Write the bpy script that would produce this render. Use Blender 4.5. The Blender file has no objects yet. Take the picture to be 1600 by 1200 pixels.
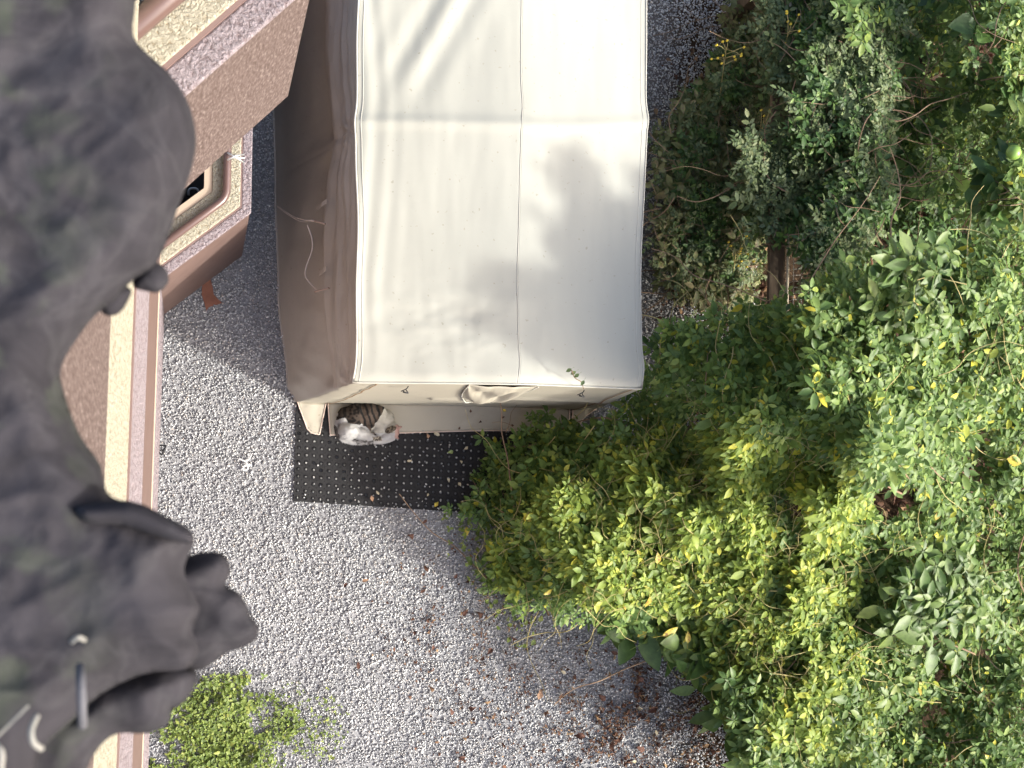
import bpy, bmesh, math, random
import numpy as np
from mathutils import Vector, Matrix, noise as mn

random.seed(7)
rng = np.random.default_rng(7)
sc = bpy.context.scene

# ------------------------------------------------------------------ camera
H = 9.4                       # eye height above the gravel, metres
FPX = 2310.0                  # focal length in pixels of a 1600 px wide picture
NAD = (300.0, 830.0)          # the plumb point below the camera
_off = (NAD[0] - 800.0, 600.0 - NAD[1])
_r = math.hypot(*_off)
TH = math.atan(_r / FPX)
_d = Vector((-_off[0] / _r, -_off[1] / _r, 0))          # ground direction the view leans to
AX = _d * math.sin(TH) + Vector((0, 0, -math.cos(TH)))
ROT = Vector((0, 0, -1)).rotation_difference(AX).to_matrix()
RIGHT = ROT @ Vector((1, 0, 0)); UP = ROT @ Vector((0, 1, 0))
cd = bpy.data.cameras.new('camera'); cam = bpy.data.objects.new('camera', cd)
sc.collection.objects.link(cam); sc.camera = cam
M = Matrix((RIGHT, UP, -AX)).transposed().to_4x4()
cam.matrix_world = Matrix.Translation((0, 0, H)) @ M
cd.sensor_width = 36; cd.lens = FPX / 1600 * 36; cd.clip_start = .05; cd.clip_end = 200
cd.dof.use_dof = True; cd.dof.focus_distance = 8.8; cd.dof.aperture_fstop = 8.0

# ------------------------------------------------------------------ light
SUN_EL, SUN_AZ = 34.0, math.degrees(math.atan2(-0.42, 0.91))
sv = Vector((math.cos(math.radians(SUN_EL)) * math.cos(math.radians(SUN_AZ)),
             math.cos(math.radians(SUN_EL)) * math.sin(math.radians(SUN_AZ)), math.sin(math.radians(SUN_EL))))
w = bpy.data.worlds.new("World"); sc.world = w; w.use_nodes = True
wn = w.node_tree.nodes; wl = w.node_tree.links
sky = wn.new('ShaderNodeTexSky'); sky.sky_type = 'NISHITA'; sky.sun_disc = False
sky.sun_elevation = math.radians(SUN_EL); sky.sun_rotation = math.radians(90 - SUN_AZ)
sky.dust_density = 7.0; sky.air_density = 1.0; sky.ozone_density = 2.2
wl.new(sky.outputs[0], wn['Background'].inputs[0]); wn['Background'].inputs[1].default_value = 0.15
sd = bpy.data.lights.new('sun', 'SUN'); so = bpy.data.objects.new('sun', sd); sc.collection.objects.link(so)
sd.energy = 2.0; sd.angle = math.radians(3.0); sd.color = (1, .98, .915)
so.rotation_euler = sv.to_track_quat('Z', 'Y').to_euler(); so.location = (5, -3, 9)
sc.view_settings.view_transform = 'Standard'; sc.view_settings.look = 'None'
sc.view_settings.exposure = 1.55; sc.view_settings.gamma = 1
sc.cycles.max_bounces = 8; sc.cycles.transparent_max_bounces = 4

# ------------------------------------------------------------------ helpers
def P(px, py, z=0.0):
    """the place at height z that lies under a pixel of the photograph"""
    d = AX * FPX + RIGHT * (px - 800) + UP * (600 - py)
    t = (z - H) / d.z
    return Vector((d.x * t, d.y * t, z))
_AX, _R, _U = np.array(AX), np.array(RIGHT), np.array(UP)
def Pn(px, py, z):
    d = _AX[None] * FPX + _R[None] * (px[:, None] - 800) + _U[None] * (600 - py[:, None])
    t = (z - H) / d[:, 2]
    return np.stack([d[:, 0] * t, d[:, 1] * t, z], 1)

def tag(o, label=None, cat=None, group=None, kind=None):
    if label: o['label'] = label
    if cat: o['category'] = cat
    if group: o['group'] = group
    if kind: o['kind'] = kind
    return o
def link(o, parent=None):
    sc.collection.objects.link(o)
    if parent is not None:
        o.parent = parent
        o.matrix_parent_inverse = Matrix.Translation(-Vector(parent.location)) if parent.type == 'EMPTY' and parent.parent is None else Matrix.Identity(4)
    return o
def empty(name, loc, label, cat, group=None):
    o = bpy.data.objects.new(name, None); o.location = loc; o.empty_display_size = .1
    sc.collection.objects.link(o); tag(o, label, cat, group); return o
def mesh_obj(name, V, F, mat, parent=None, smooth=False):
    me = bpy.data.meshes.new(name); me.from_pydata([tuple(v) for v in V], [], F)
    if smooth: me.polygons.foreach_set('use_smooth', [True] * len(me.polygons))
    me.materials.append(mat); me.update()
    return link(bpy.data.objects.new(name, me), parent)
def tri_mesh(name, V, T, mat, smooth=False, colors=None):
    V = np.asarray(V, np.float32); T = np.asarray(T, np.int32)
    me = bpy.data.meshes.new(name)
    me.vertices.add(len(V)); me.vertices.foreach_set('co', V.ravel())
    me.loops.add(T.size); me.loops.foreach_set('vertex_index', T.ravel())
    me.polygons.add(len(T)); me.polygons.foreach_set('loop_start', np.arange(0, T.size, 3, dtype=np.int32))
    me.polygons.foreach_set('loop_total', np.full(len(T), 3, np.int32))
    if smooth: me.polygons.foreach_set('use_smooth', np.ones(len(T), bool))
    if colors is not None:
        a = me.color_attributes.new('col', 'FLOAT_COLOR', 'POINT')
        a.data.foreach_set('color', np.c_[colors, np.ones(len(colors))].astype(np.float32).ravel())
    me.update(calc_edges=True); me.validate(); me.materials.append(mat)
    return me
def tri_obj(name, V, T, mat, parent=None, smooth=False, colors=None):
    return link(bpy.data.objects.new(name, tri_mesh(name, V, T, mat, smooth, colors)), parent)
def grid_obj(name, fn, nu, nv, mat, parent=None, smooth=True, thick=0):
    V = [fn(i / nu, j / nv) for j in range(nv + 1) for i in range(nu + 1)]
    F = [(j * (nu + 1) + i, j * (nu + 1) + i + 1, (j + 1) * (nu + 1) + i + 1, (j + 1) * (nu + 1) + i) for j in range(nv) for i in range(nu)]
    o = mesh_obj(name, V, F, mat, parent, smooth)
    if thick:
        m = o.modifiers.new('thick', 'SOLIDIFY'); m.thickness = thick; m.offset = 0
    return o
def tube_data(pts, r0, r1=None, n=6, closed_end=True):
    pts = [Vector(p) for p in pts]; r1 = r0 if r1 is None else r1
    V, F = [], []; N = len(pts)
    for i, p in enumerate(pts):
        t = (pts[min(i + 1, N - 1)] - pts[max(i - 1, 0)]).normalized()
        a = t.cross(Vector((.13, .21, 1))).normalized(); b = t.cross(a)
        r = r0 + (r1 - r0) * i / (N - 1)
        for k in range(n):
            q = 2 * math.pi * k / n
            V.append(p + a * r * math.cos(q) + b * r * math.sin(q))
    for i in range(N - 1):
        for k in range(n):
            F.append((i * n + k, i * n + (k + 1) % n, (i + 1) * n + (k + 1) % n, (i + 1) * n + k))
    if closed_end:
        F.append(tuple(range(n - 1, -1, -1))); F.append(tuple((N - 1) * n + k for k in range(n)))
    return V, F
def join_data(parts):
    V, F = [], []
    for v, f in parts:
        o = len(V); V += list(v); F += [tuple(i + o for i in q) for q in f]
    return V, F
def tube(name, pts, r0, mat, parent=None, r1=None, n=8, smooth=True):
    V, F = tube_data(pts, r0, r1, n); return mesh_obj(name, V, F, mat, parent, smooth)
def spline(pts, n=8):
    pts = [Vector(p) for p in pts]; out = []
    for i in range(len(pts) - 1):
        p0, p1, p2, p3 = pts[max(i - 1, 0)], pts[i], pts[i + 1], pts[min(i + 2, len(pts) - 1)]
        for k in range(n):
            t = k / n
            out.append(.5 * ((2 * p1) + (p2 - p0) * t + (2 * p0 - 5 * p1 + 4 * p2 - p3) * t * t + (3 * p1 - p0 - 3 * p2 + p3) * t ** 3))
    out.append(pts[-1]); return out
def prism(name, ring, z0, z1, mat, parent=None, bevel=0):
    """closed prism over a plan ring of (x, y)"""
    n = len(ring); V = [(x, y, z0) for x, y in ring] + [(x, y, z1) for x, y in ring]
    F = [(i, (i + 1) % n, n + (i + 1) % n, n + i) for i in range(n)] + [tuple(range(n - 1, -1, -1)), tuple(range(n, 2 * n))]
    o = mesh_obj(name, V, F, mat, parent)
    bm = bmesh.new(); bm.from_mesh(o.data); bmesh.ops.recalc_face_normals(bm, faces=bm.faces); bm.to_mesh(o.data); bm.free()
    if bevel:
        m = o.modifiers.new('bevel', 'BEVEL'); m.width = bevel; m.segments = 2
    return o
def fbm(p, o=3):
    return mn.fractal(p, 1.0, 2.0, o)

# ------------------------------------------------------------------ materials
def mat(name, base=(.5, .5, .5), rough=.7, spec=.3):
    m = bpy.data.materials.new(name); m.use_nodes = True
    b = m.node_tree.nodes['Principled BSDF']
    b.inputs['Base Color'].default_value = (*base, 1); b.inputs['Roughness'].default_value = rough
    b.inputs['Specular IOR Level'].default_value = spec
    return m
def N(m, t, **k):
    n = m.node_tree.nodes.new(t)
    for a, v in k.items():
        if a in n.inputs: n.inputs[a].default_value = v
        else: setattr(n, a, v)
    return n
def L(m, a, b): m.node_tree.links.new(a, b)
def bsdf(m): return m.node_tree.nodes['Principled BSDF']
def ramp(m, stops, src, interp='LINEAR'):
    r = N(m, 'ShaderNodeValToRGB'); e = r.color_ramp.elements; r.color_ramp.interpolation = interp
    while len(e) < len(stops): e.new(.5)
    for i, (p, c) in enumerate(stops): e[i].position = p; e[i].color = (*c, 1)
    L(m, src, r.inputs[0]); return r
def coords(m, scale=(1, 1, 1), rot=(0, 0, 0), obj=True):
    if obj: src = N(m, 'ShaderNodeNewGeometry').outputs['Position']
    else: src = N(m, 'ShaderNodeTexCoord').outputs['Object']
    mp = N(m, 'ShaderNodeMapping'); mp.inputs['Scale'].default_value = scale; mp.inputs['Rotation'].default_value = rot
    L(m, src, mp.inputs[0]); return mp.outputs[0]
def noise_tex(m, vec, scale, detail=4, rough=.6, dist=0):
    n = N(m, 'ShaderNodeTexNoise'); n.inputs['Scale'].default_value = scale; n.inputs['Detail'].default_value = detail
    n.inputs['Roughness'].default_value = rough; n.inputs['Distortion'].default_value = dist
    L(m, vec, n.inputs['Vector']); return n.outputs['Fac']
def bump(m, h, strength, dist):
    b = N(m, 'ShaderNodeBump'); b.inputs['Strength'].default_value = strength; b.inputs['Distance'].default_value = dist
    L(m, h, b.inputs['Height']); L(m, b.outputs[0], bsdf(m).inputs['Normal']); return b
def noisy(name, stops, scale, rough=.7, spec=.3, detail=5, bmp=None, vec_scale=(1, 1, 1), dist=0):
    m = mat(name, rough=rough, spec=spec); v = coords(m, vec_scale)
    n = noise_tex(m, v, scale, detail, .65, dist); r = ramp(m, stops, n); L(m, r.outputs[0], bsdf(m).inputs[0])
    if bmp: bump(m, noise_tex(m, v, bmp[0], 4, .6), bmp[1], bmp[2])
    return m
def leafmat(name, stops, trans=.32, rough=.5, spot=None):
    m = mat(name, rough=rough, spec=.35)
    g = N(m, 'ShaderNodeNewGeometry'); oi = N(m, 'ShaderNodeObjectInfo')
    a = N(m, 'ShaderNodeMath', operation='ADD'); L(m, g.outputs['Random Per Island'], a.inputs[0]); L(m, oi.outputs['Random'], a.inputs[1])
    f = N(m, 'ShaderNodeMath', operation='FRACT'); L(m, a.outputs[0], f.inputs[0])
    r = ramp(m, stops, f.outputs[0])
    n = noise_tex(m, coords(m), 26, 3, .6)
    mx = N(m, 'ShaderNodeMix', data_type='RGBA', blend_type='MULTIPLY'); mx.inputs['Factor'].default_value = .7
    r2 = ramp(m, [(.3, (.6, .62, .6)), (.7, (1.25, 1.2, 1.1))], n)
    L(m, r.outputs[0], mx.inputs['A']); L(m, r2.outputs[0], mx.inputs['B'])
    col = mx.outputs['Result']
    if spot:
        n2 = noise_tex(m, coords(m), 55, 2, .5); rr = ramp(m, [(.56, (0, 0, 0)), (.64, (1, 1, 1))], n2)
        m2 = N(m, 'ShaderNodeMix', data_type='RGBA'); L(m, rr.outputs[0], m2.inputs['Factor']); L(m, col, m2.inputs['A']); m2.inputs['B'].default_value = (*spot, 1)
        col = m2.outputs['Result']
    L(m, col, bsdf(m).inputs[0])
    t = N(m, 'ShaderNodeBsdfTranslucent')
    hs = N(m, 'ShaderNodeHueSaturation'); hs.inputs['Hue'].default_value = .485; hs.inputs['Value'].default_value = 1.7; L(m, col, hs.inputs['Color'])
    L(m, hs.outputs[0], t.inputs[0])
    ms = N(m, 'ShaderNodeMixShader'); ms.inputs[0].default_value = trans
    L(m, bsdf(m).outputs[0], ms.inputs[1]); L(m, t.outputs[0], ms.inputs[2])
    L(m, ms.outputs[0], m.node_tree.nodes['Material Output'].inputs['Surface']); return m

# stones
m_stone = mat('crushed_stone', rough=.75, spec=.4)
g = N(m_stone, 'ShaderNodeNewGeometry')
rs = ramp(m_stone, [(0, (.19, .192, .20)), (.25, (.28, .285, .295)), (.55, (.39, .396, .405)), (.8, (.50, .505, .505)), (.93, (.64, .64, .62)), (1, (.38, .33, .29))], g.outputs['Random Per Island'])
nn = noise_tex(m_stone, coords(m_stone), 1.1, 3, .5); r2 = ramp(m_stone, [(.3, (.78, .785, .80)), (.7, (1.16, 1.16, 1.14))], nn)
mx = N(m_stone, 'ShaderNodeMix', data_type='RGBA', blend_type='MULTIPLY'); mx.inputs['Factor'].default_value = 1
L(m_stone, rs.outputs[0], mx.inputs['A']); L(m_stone, r2.outputs[0], mx.inputs['B']); L(m_stone, mx.outputs['Result'], bsdf(m_stone).inputs[0])
# ground under it: dark stone dust, turning to leaf mould beyond the fence
m_ground = mat('stone_dust', rough=.95, spec=.1)
v = coords(m_ground)
ga = ramp(m_ground, [(.35, (.15, .152, .16)), (.6, (.28, .283, .29)), (.72, (.40, .40, .41))], noise_tex(m_ground, v, 70, 4, .7))
gb = ramp(m_ground, [(.35, (.018, .012, .008)), (.55, (.05, .032, .02)), (.7, (.11, .07, .04))], noise_tex(m_ground, v, 45, 5, .7))
sx = N(m_ground, 'ShaderNodeSeparateXYZ'); L(m_ground, v, sx.inputs[0])
mr = N(m_ground, 'ShaderNodeMapRange'); mr.inputs['From Min'].default_value = 2.75; mr.inputs['From Max'].default_value = 3.3; L(m_ground, sx.outputs[0], mr.inputs['Value'])
mg = N(m_ground, 'ShaderNodeMix', data_type='RGBA'); L(m_ground, mr.outputs[0], mg.inputs['Factor']); L(m_ground, ga.outputs[0], mg.inputs['A']); L(m_ground, gb.outputs[0], mg.inputs['B'])
L(m_ground, mg.outputs['Result'], bsdf(m_ground).inputs[0]); bump(m_ground, noise_tex(m_ground, v, 60, 4), .6, .01)

def stucco(name, c0, c1, scale, strength, dark=None):
    m = mat(name, rough=.9, spec=.15); v = coords(m, (1, 1, .3))
    n = noise_tex(m, v, scale, 4, .65, .4)
    st = [(.33, c0), (.55, c1)] if dark is None else [(.36, dark), (.42, c0), (.6, c1)]
    r = ramp(m, st, n); L(m, r.outputs[0], bsdf(m).inputs[0]); bump(m, n, strength, .03); return m
m_cream = stucco('cream_roughcast', (.35, .325, .25), (.42, .395, .315), 78, 1.0, (.25, .20, .13))
m_pink = stucco('mauve_roughcast', (.15, .115, .12), (.27, .235, .25), 60, 1.0)
m_brown = noisy('brown_coated_face', [(.35, (.062, .043, .038)), (.52, (.098, .072, .065)), (.64, (.155, .122, .112)), (.75, (.24, .20, .185))], 95, .8, .2, 5, (70, .6, .006), (1, 1, .3))
m_brown_s = noisy('brown_smooth_paint', [(.3, (.105, .068, .057)), (.7, (.13, .088, .076))], 9, .6, .3, 4)
m_trim = mat('trim_dark_brown', (.15, .10, .09), .5, .4)
m_cap = mat('cap_light', (.36, .29, .22), .7)
m_rail = mat('brown_pipe_paint', (.10, .062, .055), .28, .6)
m_galv = mat('galvanised', (.55, .56, .56), .35, .6); bsdf(m_galv).inputs['Metallic'].default_value = .7
m_dark = mat('dark_floor', (.035, .03, .025), .8)
m_black = mat('black_metal', (.02, .02, .022), .45)
m_white = mat('white_plastic', (.78, .77, .74), .35, .5)

def fabric(name, c, tr=0.0, mott=.06, rough=.55, spec=.4, wr=(7, .25, .004)):
    m = mat(name, rough=rough, spec=spec); v = coords(m)
    n = noise_tex(m, v, 2.2, 4, .6)
    r = ramp(m, [(.3, tuple(x * (1 - mott) for x in c)), (.7, tuple(x * (1 + mott) for x in c))], n)
    sp = ramp(m, [(.69, (1, 1, 1)), (.75, (.60, .54, .44))], noise_tex(m, v, 38, 2, .5))
    mm = N(m, 'ShaderNodeMix', data_type='RGBA', blend_type='MULTIPLY'); mm.inputs['Factor'].default_value = .5
    L(m, r.outputs[0], mm.inputs['A']); L(m, sp.outputs[0], mm.inputs['B'])
    L(m, mm.outputs['Result'], bsdf(m).inputs[0])
    bump(m, noise_tex(m, v, wr[0], 3, .5, .8), wr[1], wr[2])
    if tr:
        t = N(m, 'ShaderNodeBsdfTranslucent'); L(m, mm.outputs['Result'], t.inputs[0])
        ms = N(m, 'ShaderNodeMixShader'); ms.inputs[0].default_value = tr
        L(m, bsdf(m).outputs[0], ms.inputs[1]); L(m, t.outputs[0], ms.inputs[2]); L(m, ms.outputs[0], m.node_tree.nodes['Material Output'].inputs['Surface'])
    return m
m_roof = fabric('pale_polyester', (.325, .325, .282), .0, .03)
m_side = fabric('taupe_polyester', (.355, .325, .28), .0, .08, .42, .5, (9, .4, .006))
m_front = fabric('beige_polyester', (.33, .305, .245), .0, .05)
m_pipe = mat('orange_zip_tape', (.19, .115, .06), .7)
m_hem = mat('hem_binding', (.56, .45, .38), .7)
m_cord = mat('pale_cord', (.55, .48, .42), .8)

# ================================================================== GROUND
mesh_obj('gravel_ground', [(-30, -30, 0), (30, -30, 0), (30, 30, 0), (-30, 30, 0)], [(0, 1, 2, 3)], m_ground)['kind'] = 'structure'

def scatter_tris(base_list, pick, mats, colors=None):
    Vs, Ts, off = [], [], 0
    for k, (bv, bt) in enumerate(base_list):
        idx = np.where(pick == k)[0]
        if not len(idx): continue
        Mx = mats[idx]
        v = np.einsum('nij,vj->nvi', Mx[:, :3, :3], bv) + Mx[:, None, :3, 3]
        t = bt[None] + (np.arange(len(idx)) * len(bv))[:, None, None] + off
        Vs.append(v.reshape(-1, 3)); Ts.append(t.reshape(-1, 3)); off += len(idx) * len(bv)
    return np.concatenate(Vs), np.concatenate(Ts)
def rand_rot(n):
    q = rng.normal(size=(n, 4)); q /= np.linalg.norm(q, axis=1)[:, None]
    w_, x, y, z = q.T
    R = np.empty((n, 3, 3))
    R[:, 0] = np.stack([1 - 2 * (y * y + z * z), 2 * (x * y - z * w_), 2 * (x * z + y * w_)], 1)
    R[:, 1] = np.stack([2 * (x * y + z * w_), 1 - 2 * (x * x + z * z), 2 * (y * z - x * w_)], 1)
    R[:, 2] = np.stack([2 * (x * z - y * w_), 2 * (y * z + x * w_), 1 - 2 * (x * x + y * y)], 1)
    return R
def in_poly(px, py, poly):
    inside = np.zeros(len(px), bool); n = len(poly)
    for i in range(n):
        x0, y0 = poly[i]; x1, y1 = poly[(i + 1) % n]
        c = ((y0 > py) != (y1 > py)) & (px < (x1 - x0) * (py - y0) / (y1 - y0 + 1e-12) + x0)
        inside ^= c
    return inside
def edge_dist(px, py, poly):
    d = np.full(len(px), 1e9); n = len(poly)
    for i in range(n):
        a = np.array(poly[i], float); b = np.array(poly[(i + 1) % n], float); ab = b - a
        t = np.clip(((px - a[0]) * ab[0] + (py - a[1]) * ab[1]) / (ab @ ab), 0, 1)
        d = np.minimum(d, np.hypot(px - a[0] - t * ab[0], py - a[1] - t * ab[1]))
    return d
PATCH = [(313.7, 441), (319, 433), (329, 437), (332, 447), (334, 460), (340, 467), (347.5, 473.5), (335, 477), (326, 480), (322.5, 486), (319, 472), (315, 460), (315.5, 450)]
cube = np.array([[x, y, z] for x in (-1, 1) for y in (-1, 1) for z in (-1, 1)], float)
ct = np.array([[0, 1, 3], [0, 3, 2], [4, 6, 7], [4, 7, 5], [0, 4, 5], [0, 5, 1], [2, 3, 7], [2, 7, 6], [0, 2, 6], [0, 6, 4], [1, 5, 7], [1, 7, 3]])
stones = []
for k in range(14):
    s = cube * rng.uniform(.55, 1.0, (8, 3)) * np.array([1, rng.uniform(.6, .9), rng.uniform(.45, .75)])
    stones.append((s, ct))
def gravel(n, x0, x1, y0, y1, smin, smax, zj, reject):
    x = rng.uniform(x0, x1, n); y = rng.uniform(y0, y1, n)
    k = ~reject(x, y); x, y = x[k], y[k]; n = len(x)
    s = rng.uniform(smin, smax, n) * (1 + .5 * (rng.random(n) > .93))
    Mx = np.zeros((n, 4, 4)); Mx[:, :3, :3] = rand_rot(n) * s[:, None, None]
    Mx[:, 0, 3] = x; Mx[:, 1, 3] = y; Mx[:, 2, 3] = rng.uniform(0, zj, n) + s * .25; Mx[:, 3, 3] = 1
    return scatter_tris(stones, rng.integers(0, len(stones), n), Mx)
base_fl, base_fr = P(480, 640), P(905, 650)
patch_w = [tuple(P(*q)[:2]) for q in PATCH]
mat_w = [tuple(P(*q)[:2]) for q in [(467, 616), (463, 700), (461.5, 779), (560, 784), (660, 793), (760, 799), (886, 806), (890, 640)]]
def rej(x, y):
    r = (x > base_fl.x + .02) & (x < base_fr.x) & (y > base_fl.y + .1)
    return r | in_poly(x, y, patch_w) | in_poly(x, y, mat_w)
xw0 = P(250, 800).x - .12
V, T = gravel(172000, xw0, 3.75, P(800, 1240).y, P(1000, -40).y, 0.0037, .0070, .011, rej)
tag(tri_obj('gravel', V, T, m_stone), 'loose grey and white crushed stone covering the yard', 'gravel', kind='stuff')

m_rust = noisy('rust_brown_membrane', [(.3, (.16, .065, .04)), (.7, (.24, .105, .065))], 12, .7)
pv = [P(*q, .012) for q in PATCH]
o = mesh_obj('bare_patch', pv, [tuple(range(len(pv)))], m_rust); o['kind'] = 'structure'

# ================================================================== HOUSE
house = empty('house', (-.3, .5, 0), 'cream and mauve roughcast house wall with brown banded bay running down the left', 'house')
def plan(px, py, z=0): p = P(px, py, z); return Vector((p.x, p.y))
# main facade along the foot line
f0, f1 = plan(257, 490), plan(232, 1200)
dr = (f1 - f0).normalized(); nrm = Vector((-dr.y, dr.x))
if nrm.x < 0: nrm = -nrm
fa, fb = f0 - dr * .8, f1 + dr * 1.6
def band(name, z0, z1, out, m, thick=.25, bevel=0):
    a, b = fa + nrm * out, fb + nrm * out; c, d = fb - nrm * thick, fa - nrm * thick
    return prism(name, [tuple(a), tuple(b), tuple(c), tuple(d)], z0, z1, m, house, bevel)
band('plinth', 0, 1.50, .0, m_pink, .25)
band('ledge', 1.50, 1.56, .006, m_cap, .25, .002)
band('lower_band', 1.56, 3.05, .001, m_brown_s)
band('mauve_band', 3.05, 4.45, .004, m_pink)
band('string_course', 4.45, 4.50, .009, m_trim)
band('cream_band', 4.50, 5.75, .003, m_cream)
band('brown_band', 5.75, 7.35, .004, m_brown)
band('coping', 7.35, 7.42, .012, m_trim, .27, .004)
# bay, two storeys of parapets: brown outer face, mauve rim, cream cap, brown hand rail
def offset_path(pts, d):
    out = []
    for i, p in enumerate(pts):
        n1 = n2 = None
        if i > 0: t = (pts[i] - pts[i - 1]).normalized(); n1 = Vector((t.y, -t.x))
        if i < len(pts) - 1: t = (pts[i + 1] - pts[i]).normalized(); n2 = Vector((t.y, -t.x))
        if n1 is None: n1 = n2
        if n2 is None: n2 = n1
        b = (n1 + n2).normalized(); out.append(p + b * d / max(b.dot(n1), .3))
    return out
def strip(name, path, d0, d1, z0, z1, m, bevel=0):
    """a kerb-like run over the plan path between inward offsets d0..d1"""
    a = offset_path(path, -d0); b = offset_path(path, -d1)
    return prism(name, [tuple(p) for p in a] + [tuple(p) for p in reversed(b)], z0, z1, m, house, bevel)
def bay(path, z0, hgt, k, face):
    z1 = z0 + hgt
    strip('parapet', path, 0, .25 * k, z0, z1, face)
    strip('rim', path, -.006 * k, .045 * k, z1, z1 + .035, m_pink, .006)
    strip('rim_trim', path, .045 * k, .054 * k, z1, z1 + .045, m_trim)
    strip('coping', path, .054 * k, .205 * k, z1, z1 + .055, m_cream, .008)
    strip('inner_edge', path, .206 * k, .248 * k, z1, z1 + .045, m_cap if k < 1.01 else m_cream)
    c = offset_path(path, -.128 * k)
    pts = []
    for i, p in enumerate(c):
        if 0 < i < len(c) - 1:
            a = (c[i - 1] - p).normalized(); b = (c[i + 1] - p).normalized()
            for t in (0, .25, .5, .75, 1): pts.append(p + a * .05 * (1 - t) ** 2 + b * .05 * t ** 2)
        else: pts.append(p)
    tube('hand_rail', [(p.x, p.y, z1 + .085) for p in pts], .022 * k, m_rail, house, n=14)
    return c, z1
B0, C0 = plan(257, 491), plan(378, 400); dBC = (C0 - B0).normalized()
B0 -= dBC * .15
D0 = Vector((plan(392, 0).x, C0.y + 3.5)); 
pth = [B0, C0, D0]
c, z1 = bay(pth, 0, 1.3, 1.0, m_brown_s)
# clamp on the hand rail
kp = P(368, 247, z1 + .11)
for s in (-1, 1):
    tube('rail_clamp', [kp + Vector((-.045, .02 * s, .03)), kp + Vector((0, -.004 * s, .035)), kp + Vector((.045, -.022 * s, .0))], .005, m_galv, house)
tube('clamp_bolt', [kp + Vector((-.05, .01, -.03)), kp + Vector((.05, .01, -.03))], .006, m_galv, house)
inner = offset_path(pth, -.251)
prism('bay_floor', [tuple(p) for p in inner] + [(inner[-1].x - 1.2, inner[-1].y), (inner[0].x - .6, inner[0].y + .2)], .0, .35, m_dark, house)
# white hook lying on the bay floor
hk = P(304, 303, .36)
tube('hook', spline([hk + Vector((-.035, -.01, 0)), hk + Vector((-.03, .025, .01)), hk + Vector((.01, .03, .01)), hk + Vector((.03, 0, 0)), hk + Vector((.02, -.03, 0)), hk + Vector((-.01, -.035, 0))], 5), .007, m_white, house)
C1 = plan(450, 150, 3.5); q1 = plan(300, 285, 3.5); d1 = (C1 - q1).normalized()
B1 = q1 - d1 * .55; D1 = Vector((C1.x + .03, C1.y + 3.2))
bay([B1, C1, D1], 3.5, 1.3, 1.8, m_brown)
i1 = offset_path([B1, C1, D1], -.455)
prism('upper_floor', [tuple(p) for p in i1] + [(i1[-1].x - 1.6, i1[-1].y), (i1[0].x - .9, i1[0].y + .2)], 3.5, 3.75, m_cream, house)
# black bracket at the wall foot
bk = P(248, 704, .06)
V, F = [], []
prt = []
for (a, b) in [((-.04, .03), (.045, .03)), ((.045, .03), (.02, -.03)), ((-.04, .03), (.02, -.03)), ((-.03, .0), (.03, .0))]:
    prt.append(tube_data([bk + Vector((a[0], a[1], .02)), bk + Vector((b[0], b[1], .03))], .0055, n=6))
V, F = join_data(prt); mesh_obj('wall_bracket', V, F, m_black, house)

# ================================================================== TENT
ZE, ZR = 1.4, 1.515
FL, FR = P(555, 597, ZE), P(1003, 607, ZE)
LEN = 3.3
tent = empty('storage_tent', (FL.x + .8, FL.y + 1, 0), 'pale fabric storage tent with taupe side and beige front standing on the gravel', 'tent')
RIB = P(553, 190, ZE).y - FL.y
ribs = [0, RIB, RIB * 2.05]
def lerp(a, b, t): return a + (b - a) * t
def ribf(y):           # 1 at a rib, 0 between
    return max(math.exp(-((y - r) / .07) ** 2) for r in ribs)
def sagf(y):
    for a, b in zip(ribs, ribs[1:]):
        if a <= y <= b: t = (y - a) / (b - a); return 4 * t * (1 - t)
    return 0
bk_l = P(557, 0, ZE); bk_r = P(1015, 0, ZE)
def eaveL(y):
    x = lerp(FL.x, bk_l.x, y / (bk_l.y - FL.y)); return x + .012 * sagf(y) - .008 * ribf(y) + .004 * math.sin(y * 9)
def eaveR(y):
    x = lerp(FR.x, bk_r.x, y / (bk_r.y - FR.y)); return x - .020 * sagf(y) + .012 * ribf(y - .12) + .003 * math.sin(y * 7)
def roof_pt(u, v):
    y = v * LEN; a, b = eaveL(y), eaveR(y)
    x = lerp(a, b, u)
    # pitched, rounded towards the eaves
    u = min(max(u, 0), 1); v = max(v, 0); t = abs(u - .545) / (.545 if u < .545 else .455)
    z = ZR - (ZR - ZE) * (t ** 1.25)
    yy = y - .10 * (u > .545) * (max(0, u - .545) / .455) ** 1.5 * (1 if .3 < y < 2.2 else min(1, abs(y) * 3))
    cr = .010 * math.exp(-((yy - RIB - .01 * math.sin(u * 3)) / .035) ** 2)
    z += cr - .035 * sagf(y) * max(0, math.sin(math.pi * u)) ** .6
    # long soft folds running to the far left bay
    du = (x - P(660, 60, ZE).x); dy = (y + FL.y - P(660, 60, ZE).y)
    q = du * .88 - dy * .47; along = du * .47 + dy * .88
    z += (.0065 * math.sin(q * 34) + .005 * math.sin(q * 21 + 1)) * math.exp(-(q / .20) ** 2) * math.exp(-(max(-along - .1, 0) / .22) ** 2)
    z += .0035 * math.sin(u * 95 + 2 * math.sin(y * 3)) * math.exp(-(u / .10) ** 2) * min(1, y * 2)
    # slack near the front left edge
    z += .012 * fbm(Vector((x * 3.2, y * 7, 1))) * math.exp(-((y - .35) / .2) ** 2) * math.exp(-((u - .3) / .28) ** 2)
    z += .004 * fbm(Vector((x * 5, y * 1.2, 4)))
    fy = FL.y + (FR.y - FL.y) * u + y
    if y < .06: z -= .016 * (1 - y / .06) ** 2
    return Vector((x, fy, z))
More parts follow.
